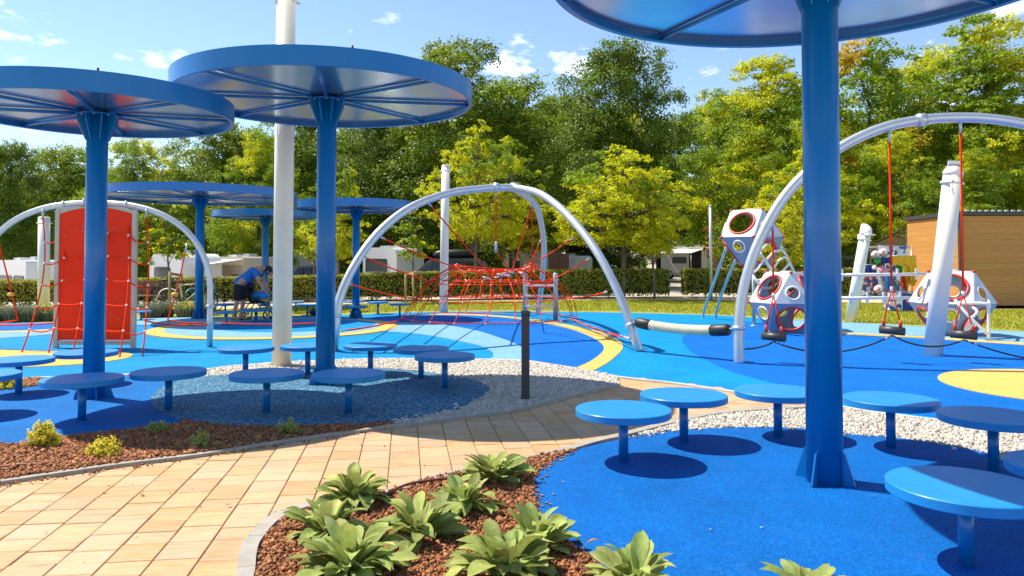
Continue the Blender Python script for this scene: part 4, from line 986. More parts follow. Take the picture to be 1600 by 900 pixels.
# ------------------------------------------------------------------ hedges
def hedge(label, line, w, seed, dens=420):
    """line: (x, y, height) nodes"""
    t = thing('clipped_hedge', label, 'hedge', (line[0][0], line[0][1], 0)); rng = np.random.default_rng(seed)
    core = MB(); P = []; Nn = []; top = []
    for i in range(len(line)-1):
        a, b = Vector(line[i]), Vector(line[i+1]); d = Vector((b.x-a.x, b.y-a.y, 0)); ln = d.length; d /= ln; s = Vector((-d.y, d.x, 0))
        q = [a.xy.to_3d()-s*w*.40, b.xy.to_3d()-s*w*.40, b.xy.to_3d()+s*w*.40, a.xy.to_3d()+s*w*.40]
        z0 = .18; vs = [p+Vector((0,0,z0)) for p in q]+[q[0]+Vector((0,0,a.z-.07)), q[1]+Vector((0,0,b.z-.07)), q[2]+Vector((0,0,b.z-.07)), q[3]+Vector((0,0,a.z-.07))]
        core.add(vs, [(0,3,2,1), (4,5,6,7), (0,1,5,4), (1,2,6,5), (2,3,7,6), (3,0,4,7)])
        n = int(ln*a.z*dens); u = rng.uniform(0, 1, n); v = rng.uniform(.05, 1, n)**.85; hh = a.z+(b.z-a.z)*u; bul = .03*np.sin(u*ln*2.1+seed)+rng.normal(0, .028, n)
        pp = np.stack([a.x+(b.x-a.x)*u-s.x*(w*.44+bul), a.y+(b.y-a.y)*u-s.y*(w*.44+bul), v*hh], 1); P.append(pp); Nn.append(np.tile(-np.array(s), (n, 1)))
        n = int(ln*w*dens*1.1); u = rng.uniform(0, 1, n); e = rng.uniform(-.48, .48, n)*w; hh = a.z+(b.z-a.z)*u
        top.append(np.stack([a.x+(b.x-a.x)*u+s.x*e, a.y+(b.y-a.y)*u+s.y*e, hh+rng.normal(0, .022, n)-.05*np.abs(e/w*2)**4], 1))
    for e_, sg in ((0, -1), (-1, 1)):
        a = Vector(line[e_]); c_ = Vector(line[1 if e_ == 0 else -2]); d = (a-c_); d.z = 0; d.normalize(); s = Vector((-d.y, d.x, 0)); n = int(a.z*w*dens)
        e = rng.uniform(-.45, .45, n)*w; P.append(np.stack([a.x+d.x*(.02+rng.normal(0,.02,n))+s.x*e, a.y+d.y*.02+s.y*e, rng.uniform(.08, 1, n)*a.z], 1)); Nn.append(np.tile(np.array(d), (n, 1)))
    core.build('branch_core', MATS['hedge_core'], t, world=True)
    loc = np.array(t.location)
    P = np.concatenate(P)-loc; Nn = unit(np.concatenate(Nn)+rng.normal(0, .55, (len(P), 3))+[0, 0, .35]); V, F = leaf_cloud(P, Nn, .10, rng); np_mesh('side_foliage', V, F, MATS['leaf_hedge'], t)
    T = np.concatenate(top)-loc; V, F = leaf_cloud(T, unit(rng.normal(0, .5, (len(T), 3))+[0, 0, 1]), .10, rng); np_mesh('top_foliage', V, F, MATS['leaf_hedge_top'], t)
    st = MB()
    for i in range(len(line)-1):
        a, b = Vector(line[i]), Vector(line[i+1]); k = int((b-a).length/.55)
        for j in range(k):
            p = a.lerp(b, (j+.5)/k); st.tube([(p.x, p.y, -.03), (p.x+random.uniform(-.05,.05), p.y, .22)], .018, 5)
    tag(st.build('stems', MATS['bark'], t, world=True), kind='stuff')
def hn(px, by, ty):
    d = 1774.5/(by-409.5); return ((px-800)/1183*d, d, 1.5-(ty-409.5)*d/1183)
hedge('long clipped hedge behind the lawn, from the left edge to the gap', [hn(-70,480,440), hn(130,478,438), hn(250,475.5,435), hn(470,470.5,432), hn(640,468.5,426), hn(820,466,422.5), hn(1037,463.5,421)], 1.15, 3)
hedge('short clipped hedge right of the gap, behind the slide poles', [hn(1069,463.5,421), hn(1200,463.5,420.5), hn(1330,464,420)], 1.15, 4)

# ------------------------------------------------------------------ trees
def limb(mb, p0, p1, r0, r1, rng, n=5, wob=.08):
    p0, p1 = np.array(p0), np.array(p1); L_ = np.linalg.norm(p1-p0); pts = []; 
    for i in range(n+1):
        u = i/n; p = p0+(p1-p0)*u; 
        if 0 < i < n: p = p+rng.normal(0, wob*L_*.5, 3)
        p[2] += L_*.07*math.sin(PI*u); pts.append(tuple(p))
    mb.tube(pts, [r0+(r1-r0)*i/n for i in range(n+1)], 7); return pts
def make_tree(seed, H_, cr, base, nl, lobe, nleaf, leaf, mleaf, mbark, style, tr=.2, mleaf2=None, frac2=0):
    """returns (trunk mesh, [(crown mesh)]) ; H_ height, cr crown radius, base crown base height"""
    rng = np.random.default_rng(seed); wood = MB()
    lean = rng.normal(0, .25, 2); top = (lean[0], lean[1], H_*.80)
    ax = limb(wood, (0,0,-.1), top, tr, tr*.22, rng, 7, .02)
    lobes = []
    for i in range(nl):
        u = (i+.5)/nl; z = base+(H_-base)*(.04+.92*u)
        if style == 'oak': rad = cr*math.sin(PI*(.16+.80*u))**.75
        elif style == 'tier': rad = cr*(1-.75*u**1.5)*(.9 if u > .12 else .6)
        else: rad = cr*math.sin(PI*(.10+.84*u))**.9
        a = i*2.39996+rng.uniform(-.4, .4); rr_ = rad*(rng.uniform(.45, 1.0) if i % 4 else rng.uniform(.0, .45))
        c_ = np.array([math.cos(a)*rr_+lean[0]*u, math.sin(a)*rr_+lean[1]*u, z+rng.uniform(-.3, .3)])
        lr = lobe*rng.uniform(.65, 1.25)*(1-.35*u); lobes.append((c_, lr))
        if i % 2 == 0 or style != 'oak':
            k = min(6, max(1, int((z-.9*rr_*.5)/(H_*.80)*7))); limb(wood, ax[k], tuple(c_), tr*.26*(1-.6*u), .012, rng, 4, .10)
    P = []; Nn = []; tot = sum(l**2 for _, l in lobes)
    for c_, lr in lobes:
        n = int(nleaf*lr*lr/tot)
        # twiggy sub clumps on the lobe's shell
        ns = max(4, int(n/42)); d = unit(rng.normal(size=(ns, 3))); d[:, 2] = np.where(d[:, 2] < -.35, -d[:, 2]*.6, d[:, 2]); d = unit(d)
        sc = c_+d*(lr*rng.uniform(.45, 1.05, ns)**.6)[:, None]*np.array([1.1, 1.1, .62 if style == 'tier' else .8])
        idx = rng.integers(0, ns, n); spread = lr*(.13 if style == 'oak' else .125)
        off = rng.normal(0, spread, (n, 3))*np.array([1.15, 1.15, .45 if style == 'tier' else .75])
        P.append(sc[idx]+off); Nn.append(d[idx]*.6+rng.normal(0, .6, (n, 3))+[0, 0, .55])
    P = np.concatenate(P); Nn = unit(np.concatenate(Nn)); out = []
    if mleaf2:
        w = np.sin(P[:, 0]*1.1+seed)+np.sin(P[:, 1]*1.3)+np.sin(P[:, 2]*1.2+1); sel = w > np.quantile(w, 1-frac2); parts = ((P[~sel], Nn[~sel], mleaf), (P[sel], Nn[sel], mleaf2))
    else: parts = ((P, Nn, mleaf),)
    for a, b, mm in parts:
        V, F = leaf_cloud(a, b, leaf, rng, .62)
        o = np_mesh('crown', V, F, MATS[mm]); out.append(o)
    tk = wood.build('trunk', MATS[mbark])
    return tk, out
protos = {}
def kind(name, *a, **k):
    tk, cr_ = make_tree(*a, **k); protos[name] = ([('trunk', tk.data)]+[('crown', c.data) for c in cr_])
    for o in [tk]+cr_: bpy.data.objects.remove(o)
kind('oak1', 11, 12, 4.2, 2.6, 34, 1.9, 66000, .145, 'leaf_oak', 'bark', 'oak', .26)
kind('oak2', 12, 12, 3.9, 1.8, 36, 1.7, 66000, .14, 'leaf_oak', 'bark', 'oak', .24, 'leaf_olive', .4)
kind('olive1', 13, 11, 4.0, 1.5, 36, 1.7, 66000, .14, 'leaf_olive', 'bark', 'oak', .22, 'leaf_mid', .45)
kind('mid1', 14, 12, 3.9, 1.2, 44, 1.5, 66000, .135, 'leaf_mid', 'bark', 'round', .2, 'leaf_lime', .22)
kind('mid2', 15, 12, 4.4, .8, 48, 1.5, 72000, .135, 'leaf_mid', 'bark', 'tier', .2, 'leaf_lime', .35)
kind('gold', 16, 11, 3.2, 2.0, 34, 1.3, 46000, .13, 'leaf_mid', 'bark', 'round', .18, 'leaf_gold', .18)
kind('lime1', 17, 6.2, 2.2, 2.0, 60, .60, 34000, .08, 'leaf_lime', 'bark_pale', 'round', .085, 'leaf_mid', .12)
kind('lime2', 18, 6.0, 1.7, 1.6, 34, .58, 20000, .085, 'leaf_lime', 'bark_pale', 'round', .07, 'leaf_mid', .35)
kind('sap', 19, 4.2, .85, 1.7, 18, .42, 3200, .10, 'leaf_mid', 'bark_pale', 'round', .045, 'leaf_lime', .4)
kind('shrubby', 20, 6, 3.2, .2, 30, 1.4, 20000, .20, 'leaf_oak', 'bark', 'oak', .12, 'leaf_mid', .35)
kind('rust', 21, 4.0, 1.3, 1.1, 22, .50, 4200, .12, 'leaf_mid', 'bark_pale', 'round', .05, 'leaf_rust', .45)
def tree(k, px, d, topy, label, group, wide=1.0, rot=None, zb=None):
    x = (px-800)/1183*d; zb = terrain_z(x, d)-.03 if zb is None else zb
    H_ = {'lime1': 6.2, 'lime2': 6.0, 'sap': 4.2, 'shrubby': 6, 'olive1': 11, 'gold': 11, 'rust': 4.0}.get(k, 12)
    h = 1.5+(409.5-topy)*d/1183-zb; s = h/H_
    t = thing('tree' if k not in ('sap',) else 'young_tree', label, 'tree', (x, d, zb), random.uniform(0, 6.28) if rot is None else rot, group)
    for nm, me in protos[k]: link(nm, me, None, t)
    t.scale = (s*wide, s*wide, s); return t
gb = 'trees rising behind the campsite'
tree('oak2', 705, 45, 68, 'tall dark tree whose top shows right above the central canopy', gb, 1.0)
tree('olive1', 800, 50, 128, 'olive green tree behind the slim white post', gb, 1.0)
tree('oak1', 975, 44, 72, 'tallest dark green tree, right of centre, with a spiky crown', gb, .82, 1.0)
tree('mid2', 1190, 46, 92, 'broad green tree left of the nearest pole', gb, .95, 2.0)
tree('mid1', 1120, 54, 150, 'green tree between the dark spiky tree and the nearest pole', gb, .9)
tree('gold', 1365, 47, 62, 'tree with golden top just right of the nearest pole', gb, 1.1, .5)
tree('mid2', 1550, 44, 28, 'tallest green tree at the right edge, behind the wooden hut', gb, 1.0, 4.0)
tree('mid1', 1460, 52, 85, 'green tree between the golden tree and the right edge', gb, 1.0)
tree('mid2', 1690, 46, 45, 'green tree cropped by the right picture edge', gb, 1.0)
tree('mid1', 1270, 41, 190, 'lower green tree behind the nearest pole', gb, 1.0)
tree('oak1', 20, 38, 228, 'dark tree at the left edge, under the left canopy', gb, .75, 2.2)
tree('olive1', 120, 46, 232, 'olive tree behind the red climbing wall', gb, 1.1)
tree('mid1', 215, 44, 222, 'bright green tree between the left canopy pole and the far canopy', gb, 1.0)
tree('olive1', 330, 48, 190, 'olive tree above the wide middle distance canopy', gb, 1.1, 1.2)
tree('mid1', 400, 42, 215, 'green tree left of the white mast', gb, .9)
tree('oak2', 470, 50, 150, 'dark tree between the white mast and the central pole', gb, 1.0, 3.3)
tree('oak1', 585, 46, 175, 'dark open tree under the right side of the central canopy', gb, .9, 5.0)
tree('oak2', 870, 58, 150, 'dark tree left of the tallest dark tree', gb, .9)
tree('mid1', 1400, 38, 215, 'leafy tree behind the toy stall', gb, 1.0, 2.9)
wd = 'wood closing the view behind the campsite'
rt_ = random.Random(2)
for i in range(26):
    px = -110+i*72+rt_.uniform(-20, 20); d = rt_.uniform(62, 84)
    tp = 250 if px < 420 else 190 if px < 640 else 170
    tree(rt_.choice(('oak1', 'oak2', 'olive1', 'mid1', 'olive1')), px, d, tp+rt_.uniform(-15, 25), 'one of many woodland trees filling the gaps behind the nearer trees', wd, 1.25)
for i in range(20):
    px = -90+i*92+rt_.uniform(-20, 20)
    if 930 < px < 1130: continue
    d = rt_.uniform(50, 62)
    tree('shrubby', px, d, rt_.uniform(300, 345), 'one of the dark bushy shrubs under the woodland edge', 'undergrowth shrubs along the wood', 1.25)
gy_ = 'young ornamental trees along the lawn'
tree('lime1', 972, 32.0, 230, 'large bright lime green tree on the lawn right of the middle arch', gy_, 1.45, 1.0, 0)
tree('lime1', 1022, 31.2, 268, 'slender lime tree whose thin trunk stands before the hedge end', gy_, .8, 2.6, 0)
tree('lime1', 745, 34, 205, 'yellow green tree behind the slim white post and the arch top', gy_, .95, 4.4, 0)
tree('lime2', 800, 38, 225, 'lime tree behind the apex of the middle arch', gy_, 1.1, 0.4, 0)
tree('lime2', 527, 31, 268, 'lime young tree between the central pole and the far small canopy', gy_, .9, 2.0, 0)
tree('lime2', 490, 36, 290, 'lime young tree seen between white mast and central pole', gy_, 1.0, 3.0, 0)
tree('sap', 646, 28.3, 322, 'thin sapling with wooden stakes under the middle arch', gy_, 1.1, 0, 0)
tree('sap', 269, 24.2, 305, 'thin sapling with wooden stakes beside the bicycles', gy_, 1.1, 1.4, 0)
tree('sap', 216, 25.5, 330, 'thin sapling just right of the red climbing wall', gy_, 1.0, 2.4, 0)
tree('lime1', 1225, 33, 318, 'lime tree low behind the raised climbing cell', gy_, 1.0, .7, 0)
tree('lime1', 1270, 36, 238, 'yellow green layered tree right behind the nearest pole', gy_, 1.2, 3.7, 0)
tree('rust', 1119, 33.5, 338, 'small tree with rust orange leaves near the thin grey post', gy_, .55, .3, 0)
tree('mid2', 1530, 33, 235, 'green leafy tree overhanging the wooden hut roof', gy_, .85, 5.2, 0)
# ------------------------------------------------------------------ stakes
for lab, c_, pts in (('wooden stake tripod round the sapling under the middle arch', (-3.528,27.155), ((634,426,470.5), (646,424,473), (658,424,470))), ('wooden stake pair round the sapling beside the bicycles', (-10.841,24.204), ((266,424,488), (284,427,485)))):
    o = thing('tree_stakes', lab, 'tree stakes', c_)
    tp = []
    for px, ty, by in pts:
        d = 1774.5/(by+2-409.5); x = (px-800)/1183*d; z = 1.5-(ty-409.5)*d/1183; MB().tube([(x,d,-.05), (x,d,z)], .04, 8).build('stake', MATS['stake'], o, world=True); tp.append((x, d, z-.06))
    for a, b in zip(tp, tp[1:]+([tp[0]] if len(tp) > 2 else [])): MB().bar(a, b, .03, .08).build('cross_batten', MATS['stake'], o, world=True)

# ------------------------------------------------------------------ foreground rosette plants: every leaf an object
def leaf_mesh(seed, Lf, Wf, curl, cup, wave):
    r = random.Random(seed); nu, nv = 11, 5; vs = []; fs = []
    for i in range(nu):
        u = i/(nu-1); w = Wf*float(np.interp(u, (0, .2, .4, .6, .72, .85, .94, 1), (.13, .33, .66, .93, 1, .86, .55, .04)))
        a = curl*u*u; x = Lf*u*math.cos(a*.55); z = -Lf*u*math.sin(a*.55)
        for j in range(nv):
            v = (j/(nv-1)-.5)*2; e = wave*math.sin(u*11+seed+v)*abs(v)
            vs.append((x, v*w, z+cup*w*abs(v)**1.3-(.0022 if j == 2 else 0)+e))
    for i in range(nu-1):
        for j in range(nv-1): fs.append((i*nv+j, (i+1)*nv+j, (i+1)*nv+j+1, i*nv+j+1))
    me = bpy.data.meshes.new('leaf'); me.from_pydata(vs, [], fs); me.polygons.foreach_set('use_smooth', [True]*len(fs)); me.update(); return me
LM = [leaf_mesh(i, 1.0, .140+.020*(i % 3), (.25, .6, 1.1, .4, .8)[i % 5], (.35, .5, .25)[i % 3], .012) for i in range(10)]
LMa = []; 
for me in LM: me.materials.append(MATS['leaf_lamb'])
for me in LM[:5]:
    k = me.copy(); k.materials.clear(); k.materials.append(MATS['leaf_lamb_young']); LMa.append(k)
LD = []
for me in LM[1:4]:
    k = me.copy(); k.materials.clear(); k.materials.append(MATS['leaf_dry']); LD.append(k)
def rosette(pos, label, size, nleaf, seed):
    kv = random.Random(seed*7).uniform(.86, 1.14); size *= 1.20*kv; nleaf = int(nleaf*1.45*kv); t = thing('rosette_plant', label, 'plant', (pos[0], pos[1], .02), 0, 'broad leaved plants in the foreground bed'); r = random.Random(seed)
    for i in range(nleaf):
        u = i/nleaf; inner = u > .55
        a = i*2.39996+r.uniform(-.35, .35); el = math.radians(12+62*u**.8+r.uniform(-20, 18)); L_ = size*(1.0-.35*abs(u-.35))*r.uniform(.72, 1.15)*(.62 if u > .85 else 1)
        o = link('leaf', r.choice(LMa) if (u > .70 and r.random() < .6) else r.choice(LM), None, t)
        rr_ = .012+.03*(1-u); o.location = (rr_*math.cos(a), rr_*math.sin(a), .01+.10*size*u)
        o.rotation_euler = Matrix.Rotation(a, 3, 'Z').to_4x4().to_3x3().to_euler(); 
        M_ = Matrix.Rotation(a, 3, 'Z') @ Matrix.Rotation(-el, 3, 'Y') @ Matrix.Rotation(r.uniform(-.5, .5), 3, 'X'); o.rotation_euler = M_.to_euler()
        wd_ = r.uniform(.85, 1.25); o.scale = (L_, L_*wd_, L_)
    for i in range(r.choice((1, 2, 3))):     # withered lowest leaves
        o = link('dry_leaf', LD[r.randrange(3)], None, t); a = r.uniform(0, 6.28); o.location = (.03*math.cos(a), .03*math.sin(a), .02); o.rotation_euler = (Matrix.Rotation(a, 3, 'Z') @ Matrix.Rotation(-.05, 3, 'Y') @ Matrix.Rotation(r.uniform(-.6, .6), 3, 'X')).to_euler(); o.scale = (size*.62,)*3
    # short woody crown
    MB().tube([(0,0,-.02), (0,0,.10*size)], [.018,.010], 8).build('crown_stem', MATS['leaf_thyme'], t)
    return t
rosette((-0.969,4.685), 'broad leaved plant farthest left at the kerb, behind the others', .21, 44, 1)
rosette((-1.006,4.148), 'broad leaved plant at the left front of the bed with a drooping leaf', .215, 34, 2)
rosette((-0.496,4.092), 'broad leaved plant in the middle of the bed with pale upright leaves', .235, 40, 3)
rosette((-0.275,4.567), 'broad leaved plant behind the middle one, with small dark leaves', .205, 44, 4)
rosette((-0.121,5.152), 'broad leaved plant farthest back in the bed, nearest the blue pad', .20, 42, 5)
rosette((-0.763,3.626), 'large broad leaved plant at the bottom edge, left of centre', .22, 44, 6)
rosette((0.126,3.967), 'broad leaved plant touching the edge of the bright blue pad', .21, 40, 7)
rosette((-0.030,3.576), 'broad leaved plant at the bottom edge in front of the blue pad plant', .21, 42, 8)
rosette((0.548,3.454), 'broad leaved plant at the bottom edge against the bright blue pad', .20, 36, 9)
rosette((1.283,3.328), 'broad leaved plant of which only a leaf tip shows below the pole', .155, 22, 10)

# ------------------------------------------------------------------ small shrubs in the left bed
def shrub(pos, label, w, h, n, m, seed, leaf=.016, cat='shrub'):
    t = thing('small_shrub', label, cat, (pos[0], pos[1], .01), 0, 'small shrubs in the mulch beds'); rng = np.random.default_rng(seed); tw = MB()
    P = []; Nn = []; ns = max(14, n//34)
    for i in range(ns):
        a = rng.uniform(0, 6.28); e = rng.uniform(.25, 1.5); d = np.array([math.cos(a)*math.cos(e), math.sin(a)*math.cos(e), math.sin(e)]); tip = d*np.array([w*.5, w*.5, h])*rng.uniform(.75, 1.08)
        tw.tube([(0,0,0), tuple(tip*.55+[0,0,.01]), tuple(tip)], [.0035,.0025,.0012], 4)
        k = n//ns; u = rng.uniform(.3, 1.0, k)**.7; P.append(tip[None]*u[:, None]+rng.normal(0, .011, (k, 3))); Nn.append(d[None]*.6+rng.normal(0, .7, (k, 3))+[0,0,.4])
    V, F = leaf_cloud(np.concatenate(P), unit(np.concatenate(Nn)), leaf, rng, .6); np_mesh('foliage', V, F, m, t); tw.build('twigs', MATS['bark'], t)
YL, TH = MATS['leaf_yellow'], MATS['leaf_thyme']
shrub((-3.755,6.113), 'taller yellow green shrub at the left in the mulch bed', .32, .21, 3000, YL, 1, .022)
shrub((-3.124,5.836), 'low dome shaped bright yellow shrub in the mulch bed', .31, .135, 3000, YL, 2, .019)
shrub((-3.090,6.632), 'small green herb at the shaded rear of the mulch bed', .21, .12, 1200, TH, 3, .015)
shrub((-2.504,6.113), 'small green herb in the shaded middle of the mulch bed', .20, .14, 1200, TH, 4, .015)
shrub((-2.365,6.113), 'tiny green seedling beside the middle herb', .07, .05, 200, TH, 8, .013)
shrub((-1.908,6.512), 'small green herb at the right end of the mulch bed', .27, .15, 1500, TH, 5, .015)
shrub((-5.957,8.989), 'yellow green shrub strip at the left edge behind the left pad', .42, .16, 2000, YL, 6, .022)
shrub((-6.091,8.812), 'dark herb beside the yellow shrub at the left edge', .3, .13, 900, TH, 7, .02)
# silvery grass clumps along the rear edge at left
def clump(pos, label, w, h, n, seed):
    t = thing('grass_clump', label, 'plant', (pos[0], pos[1], 0), 0, 'silvery plants at the rear edge'); rng = np.random.default_rng(seed)
    a = rng.uniform(0, 6.28, n); r_ = rng.uniform(0, .35, n)*w; tipr = r_+rng.uniform(.1, .6, n)*w*.5; hh = h*rng.uniform(.55, 1.05, n); t_ = rng.uniform(0, 6.28, n)
    b = np.stack([np.cos(a)*r_, np.sin(a)*r_, np.zeros(n)], 1); e = np.stack([np.cos(a)*tipr, np.sin(a)*tipr, hh], 1); s = np.stack([np.cos(t_), np.sin(t_), np.zeros(n)], 1)*.014
    V = np.stack([b-s, b+s, e], 1).reshape(-1, 3); np_mesh('blades', V, np.arange(3*n).reshape(-1, 3), MATS['grass_silver'], t)
    V, F = leaf_cloud(e[::3]-[0,0,.03], unit(rng.normal(size=(len(e[::3]), 3))+[0,-.4,.5]), .05, rng); np_mesh('flower_heads', V, F, MATS['grass_silver' if seed % 3 else 'leaf_yellow'], t)['kind'] = 'stuff'
for i, (px, by, lab) in enumerate(((-12, 503, 'silvery clump cut by the left picture edge'), (18, 502, 'silvery clump left of the white post'), (48, 501, 'silvery clump at the foot of the left white post'), (80, 500, 'silvery clump between the white post and the red wall'), (236, 496, 'silvery clump just right of the red wall frame'), (258, 494, 'silvery clump below the wooden stakes'), (292, 494, 'silvery clump in front of the bicycle wheels'), (322, 491, 'silvery clump at the far canopy pole foot'))):
    clump((-13.265,19.665) if False else ((px-800)/1183*1774.5/(by-409.5), 1774.5/(by-409.5)), lab, .62, .42, 900, i)

# ------------------------------------------------------------------ caravans and cars behind the hedge
def profile_body(mb, prof, x0, x1):      # prof in (y,z), extruded along x
    n = len(prof); vs = [(x0, y, z) for y, z in prof]+[(x1, y, z) for y, z in prof]
    mb.add(vs, [tuple(reversed(range(n))), tuple(range(n, 2*n))]+[(i, (i+1) % n, n+(i+1) % n, n+i) for i in range(n)]); return mb
def rbox(x0, x1, z0, z1, r, n=5):
    o = []
    for cx_, cz_, a0 in ((x1-r, z1-r, 0), (x0+r, z1-r, PI/2), (x0+r*.4, z0+r*.4, PI), (x1-r*.4, z0+r*.4, 1.5*PI)):
        rr_ = r if cz_ > (z0+z1)/2 else r*.4
        for k in range(n+1): a = a0+PI/2*k/n; o.append((cx_+rr_*math.cos(a), cz_+rr_*math.sin(a)))
    return o
def wheel(t, x, y, z, r, ax='y'):
    rot = Matrix.Rotation(PI/2, 3, 'X') if ax == 'y' else Matrix.Rotation(PI/2, 3, 'Y')
    w = MB().lathe([(r*.6,-.09), (r*.95,-.09), (r,-.06), (r,.06), (r*.95,.09), (r*.6,.09)], 20, (x,y,z), rot=rot).build('wheel', MATS['rubber_tyre'], t, world=True)
    MB().lathe([(r*.58,-.095), (r*.58,.095), (r*.2,.105)], 14, (x,y,z), rot=rot).build('rim', GALV, w, world=True)
def caravan(label, px0, px1, d, roof_y, m='van_white', win=((.15,.45),), depth=2.1, rr_=.45, cat='caravan', dark_door=None, name='caravan', H_=2.45, stripe=None, roofbits=True, awn=None, sill=1.0, wtop=1.55, turn=-.62):
    """side-on body spanning px0..px1 with its roof at roof_y; win = fractions of length"""
    x0, x1 = (px0-800)/1183*d, (px1-800)/1183*d; zr = 1.5+(409.5-roof_y)*d/1183; zb = zr-H_; ln = x1-x0
    t = thing(name, label, cat, ((x0+x1)/2, d, terrain_z((x0+x1)/2, d)-.05), 0, 'vehicles on the campsite')
    pf = rbox(x0, x1, zb+.28, zr, rr_); n = len(pf); vs = [(x, d, z) for x, z in pf]+[(x, d+depth, z) for x, z in pf]
    auto(MB().add(vs, [tuple(range(n)), tuple(reversed(range(n, 2*n)))]+[((i+1) % n, i, n+i, n+(i+1) % n) for i in range(n)]).build('body', MATS[m], t, world=True), 40)
    for a, b in win:
        xa, xb = x0+ln*a, x0+ln*b; f = MB(); pw = rbox(xa, xb, zb+sill, zb+wtop, .09, 3); k = len(pw)
        w = MB().plate([(x, d-.022, z) for x, z in pw], .02, (0,1,0)).build('window', MATS['glass_grey'], t, world=True)
        MB().tube([(x, d-.022, z) for x, z in pw], .018, 5, closed=True).build('window_frame', MATS['dark_grey'], w, world=True)
    if dark_door:
        xa, xb = x0+ln*dark_door[0], x0+ln*dark_door[1]; MB().box(((xa+xb)/2, d-.012, zb+1.25), (xb-xa, .02, 1.75)).build('open_door', MATS['black'], t, world=True)
    if stripe: MB().box(((x0+x1)/2, d-.008, zb+.75), (ln*.96, .012, .16)).build('stripe', MATS[stripe], t, world=True)
    MB().box(((x0+x1)/2, d-.006, zb+.40), (ln*.985, .012, .12)).build('skirt', MATS['galv'], t, world=True)
    for u in ((.3, .42) if cat == 'caravan' else (.18, .82)): wheel(t, x0+ln*u, d+.08, zb+.30, .31)
    if roofbits:
        MB().bbox((x0+ln*.35, d+depth*.5, zr+.05), (.7,.6,.12), .03).build('roof_hatch', MATS['van_white'], t, world=True); MB().bbox((x0+ln*.7, d+depth*.5, zr+.07), (.5,.5,.16), .03).build('roof_vent', MATS['galv'], t, world=True)
    if awn:
        xa, xb = x0+ln*awn[0], x0+ln*awn[1]; MB().add([(xa,d-.03,zr-.12), (xb,d-.03,zr-.12), (xb,d-2.3,zr-.42), (xa,d-2.3,zr-.42), (xa,d-.03,zr-.15), (xb,d-.03,zr-.15), (xb,d-2.3,zr-.45), (xa,d-2.3,zr-.45)], [(0,3,2,1), (4,5,6,7), (3,7,6,2), (0,1,5,4), (0,4,7,3), (1,2,6,5)]).build('awning', MATS['awning'], t, world=True)
        for xx in (xa+.04, xb-.04): MB().tube([(xx, d-2.26, zb), (xx, d-2.26, zr-.44)], .02, 6).build('awning_leg', GALV, t, world=True)
    t.rotation_euler.z = turn; return t
caravan('long pale caravan at the left edge behind the hedge', -70, 84, 34, 406, win=((.35,.68), (.74,.96)), sill=1.25, wtop=1.75, rr_=.2)
caravan('white caravan with rounded roof right of the red wall', 213, 304, 36, 396, win=((.18,.66),), rr_=.55, sill=1.2, wtop=1.8)
caravan('caravan with a pale awning behind the bending man', 302, 400, 38, 401, m='van_beige', win=((.1,.3), (.7,.9)), awn=(.15, 1.0), rr_=.2)
caravan('white caravan with a dark rear window right of the central pole', 556, 630, 40, 386.5, win=((.10,.72),), rr_=.5, sill=1.15, wtop=1.85)
caravan('pale camper behind the tripod arch rear leg', 822, 905, 48, 399, win=((.1,.3), (.55,.9)), rr_=.3)
caravan('beige caravan showing between arch rear leg and lime tree', 778, 860, 56, 388, m='van_beige', win=((.2,.4),), rr_=.3)
caravan('cream motorhome with a dark open door seen over the hedge gap', 1030, 1106, 52, 386, m='van_white', win=((.26,.56),), dark_door=(.62,.88), rr_=.25, cat='motorhome', name='motorhome', H_=2.2, sill=1.1, wtop=1.5, awn=(.1,.95))
caravan('brownish motorhome right of the nearest pole, left of the toy stall', 1310, 1420, 44, 383, m='van_beige', win=((.1,.28), (.55,.7)), rr_=.25, cat='motorhome', name='motorhome', H_=2.6, sill=1.35, wtop=1.75)
caravan('white camper van half hidden by the white mast and central pole', 430, 500, 46, 398, win=((.15,.4), (.6,.85)), rr_=.3)
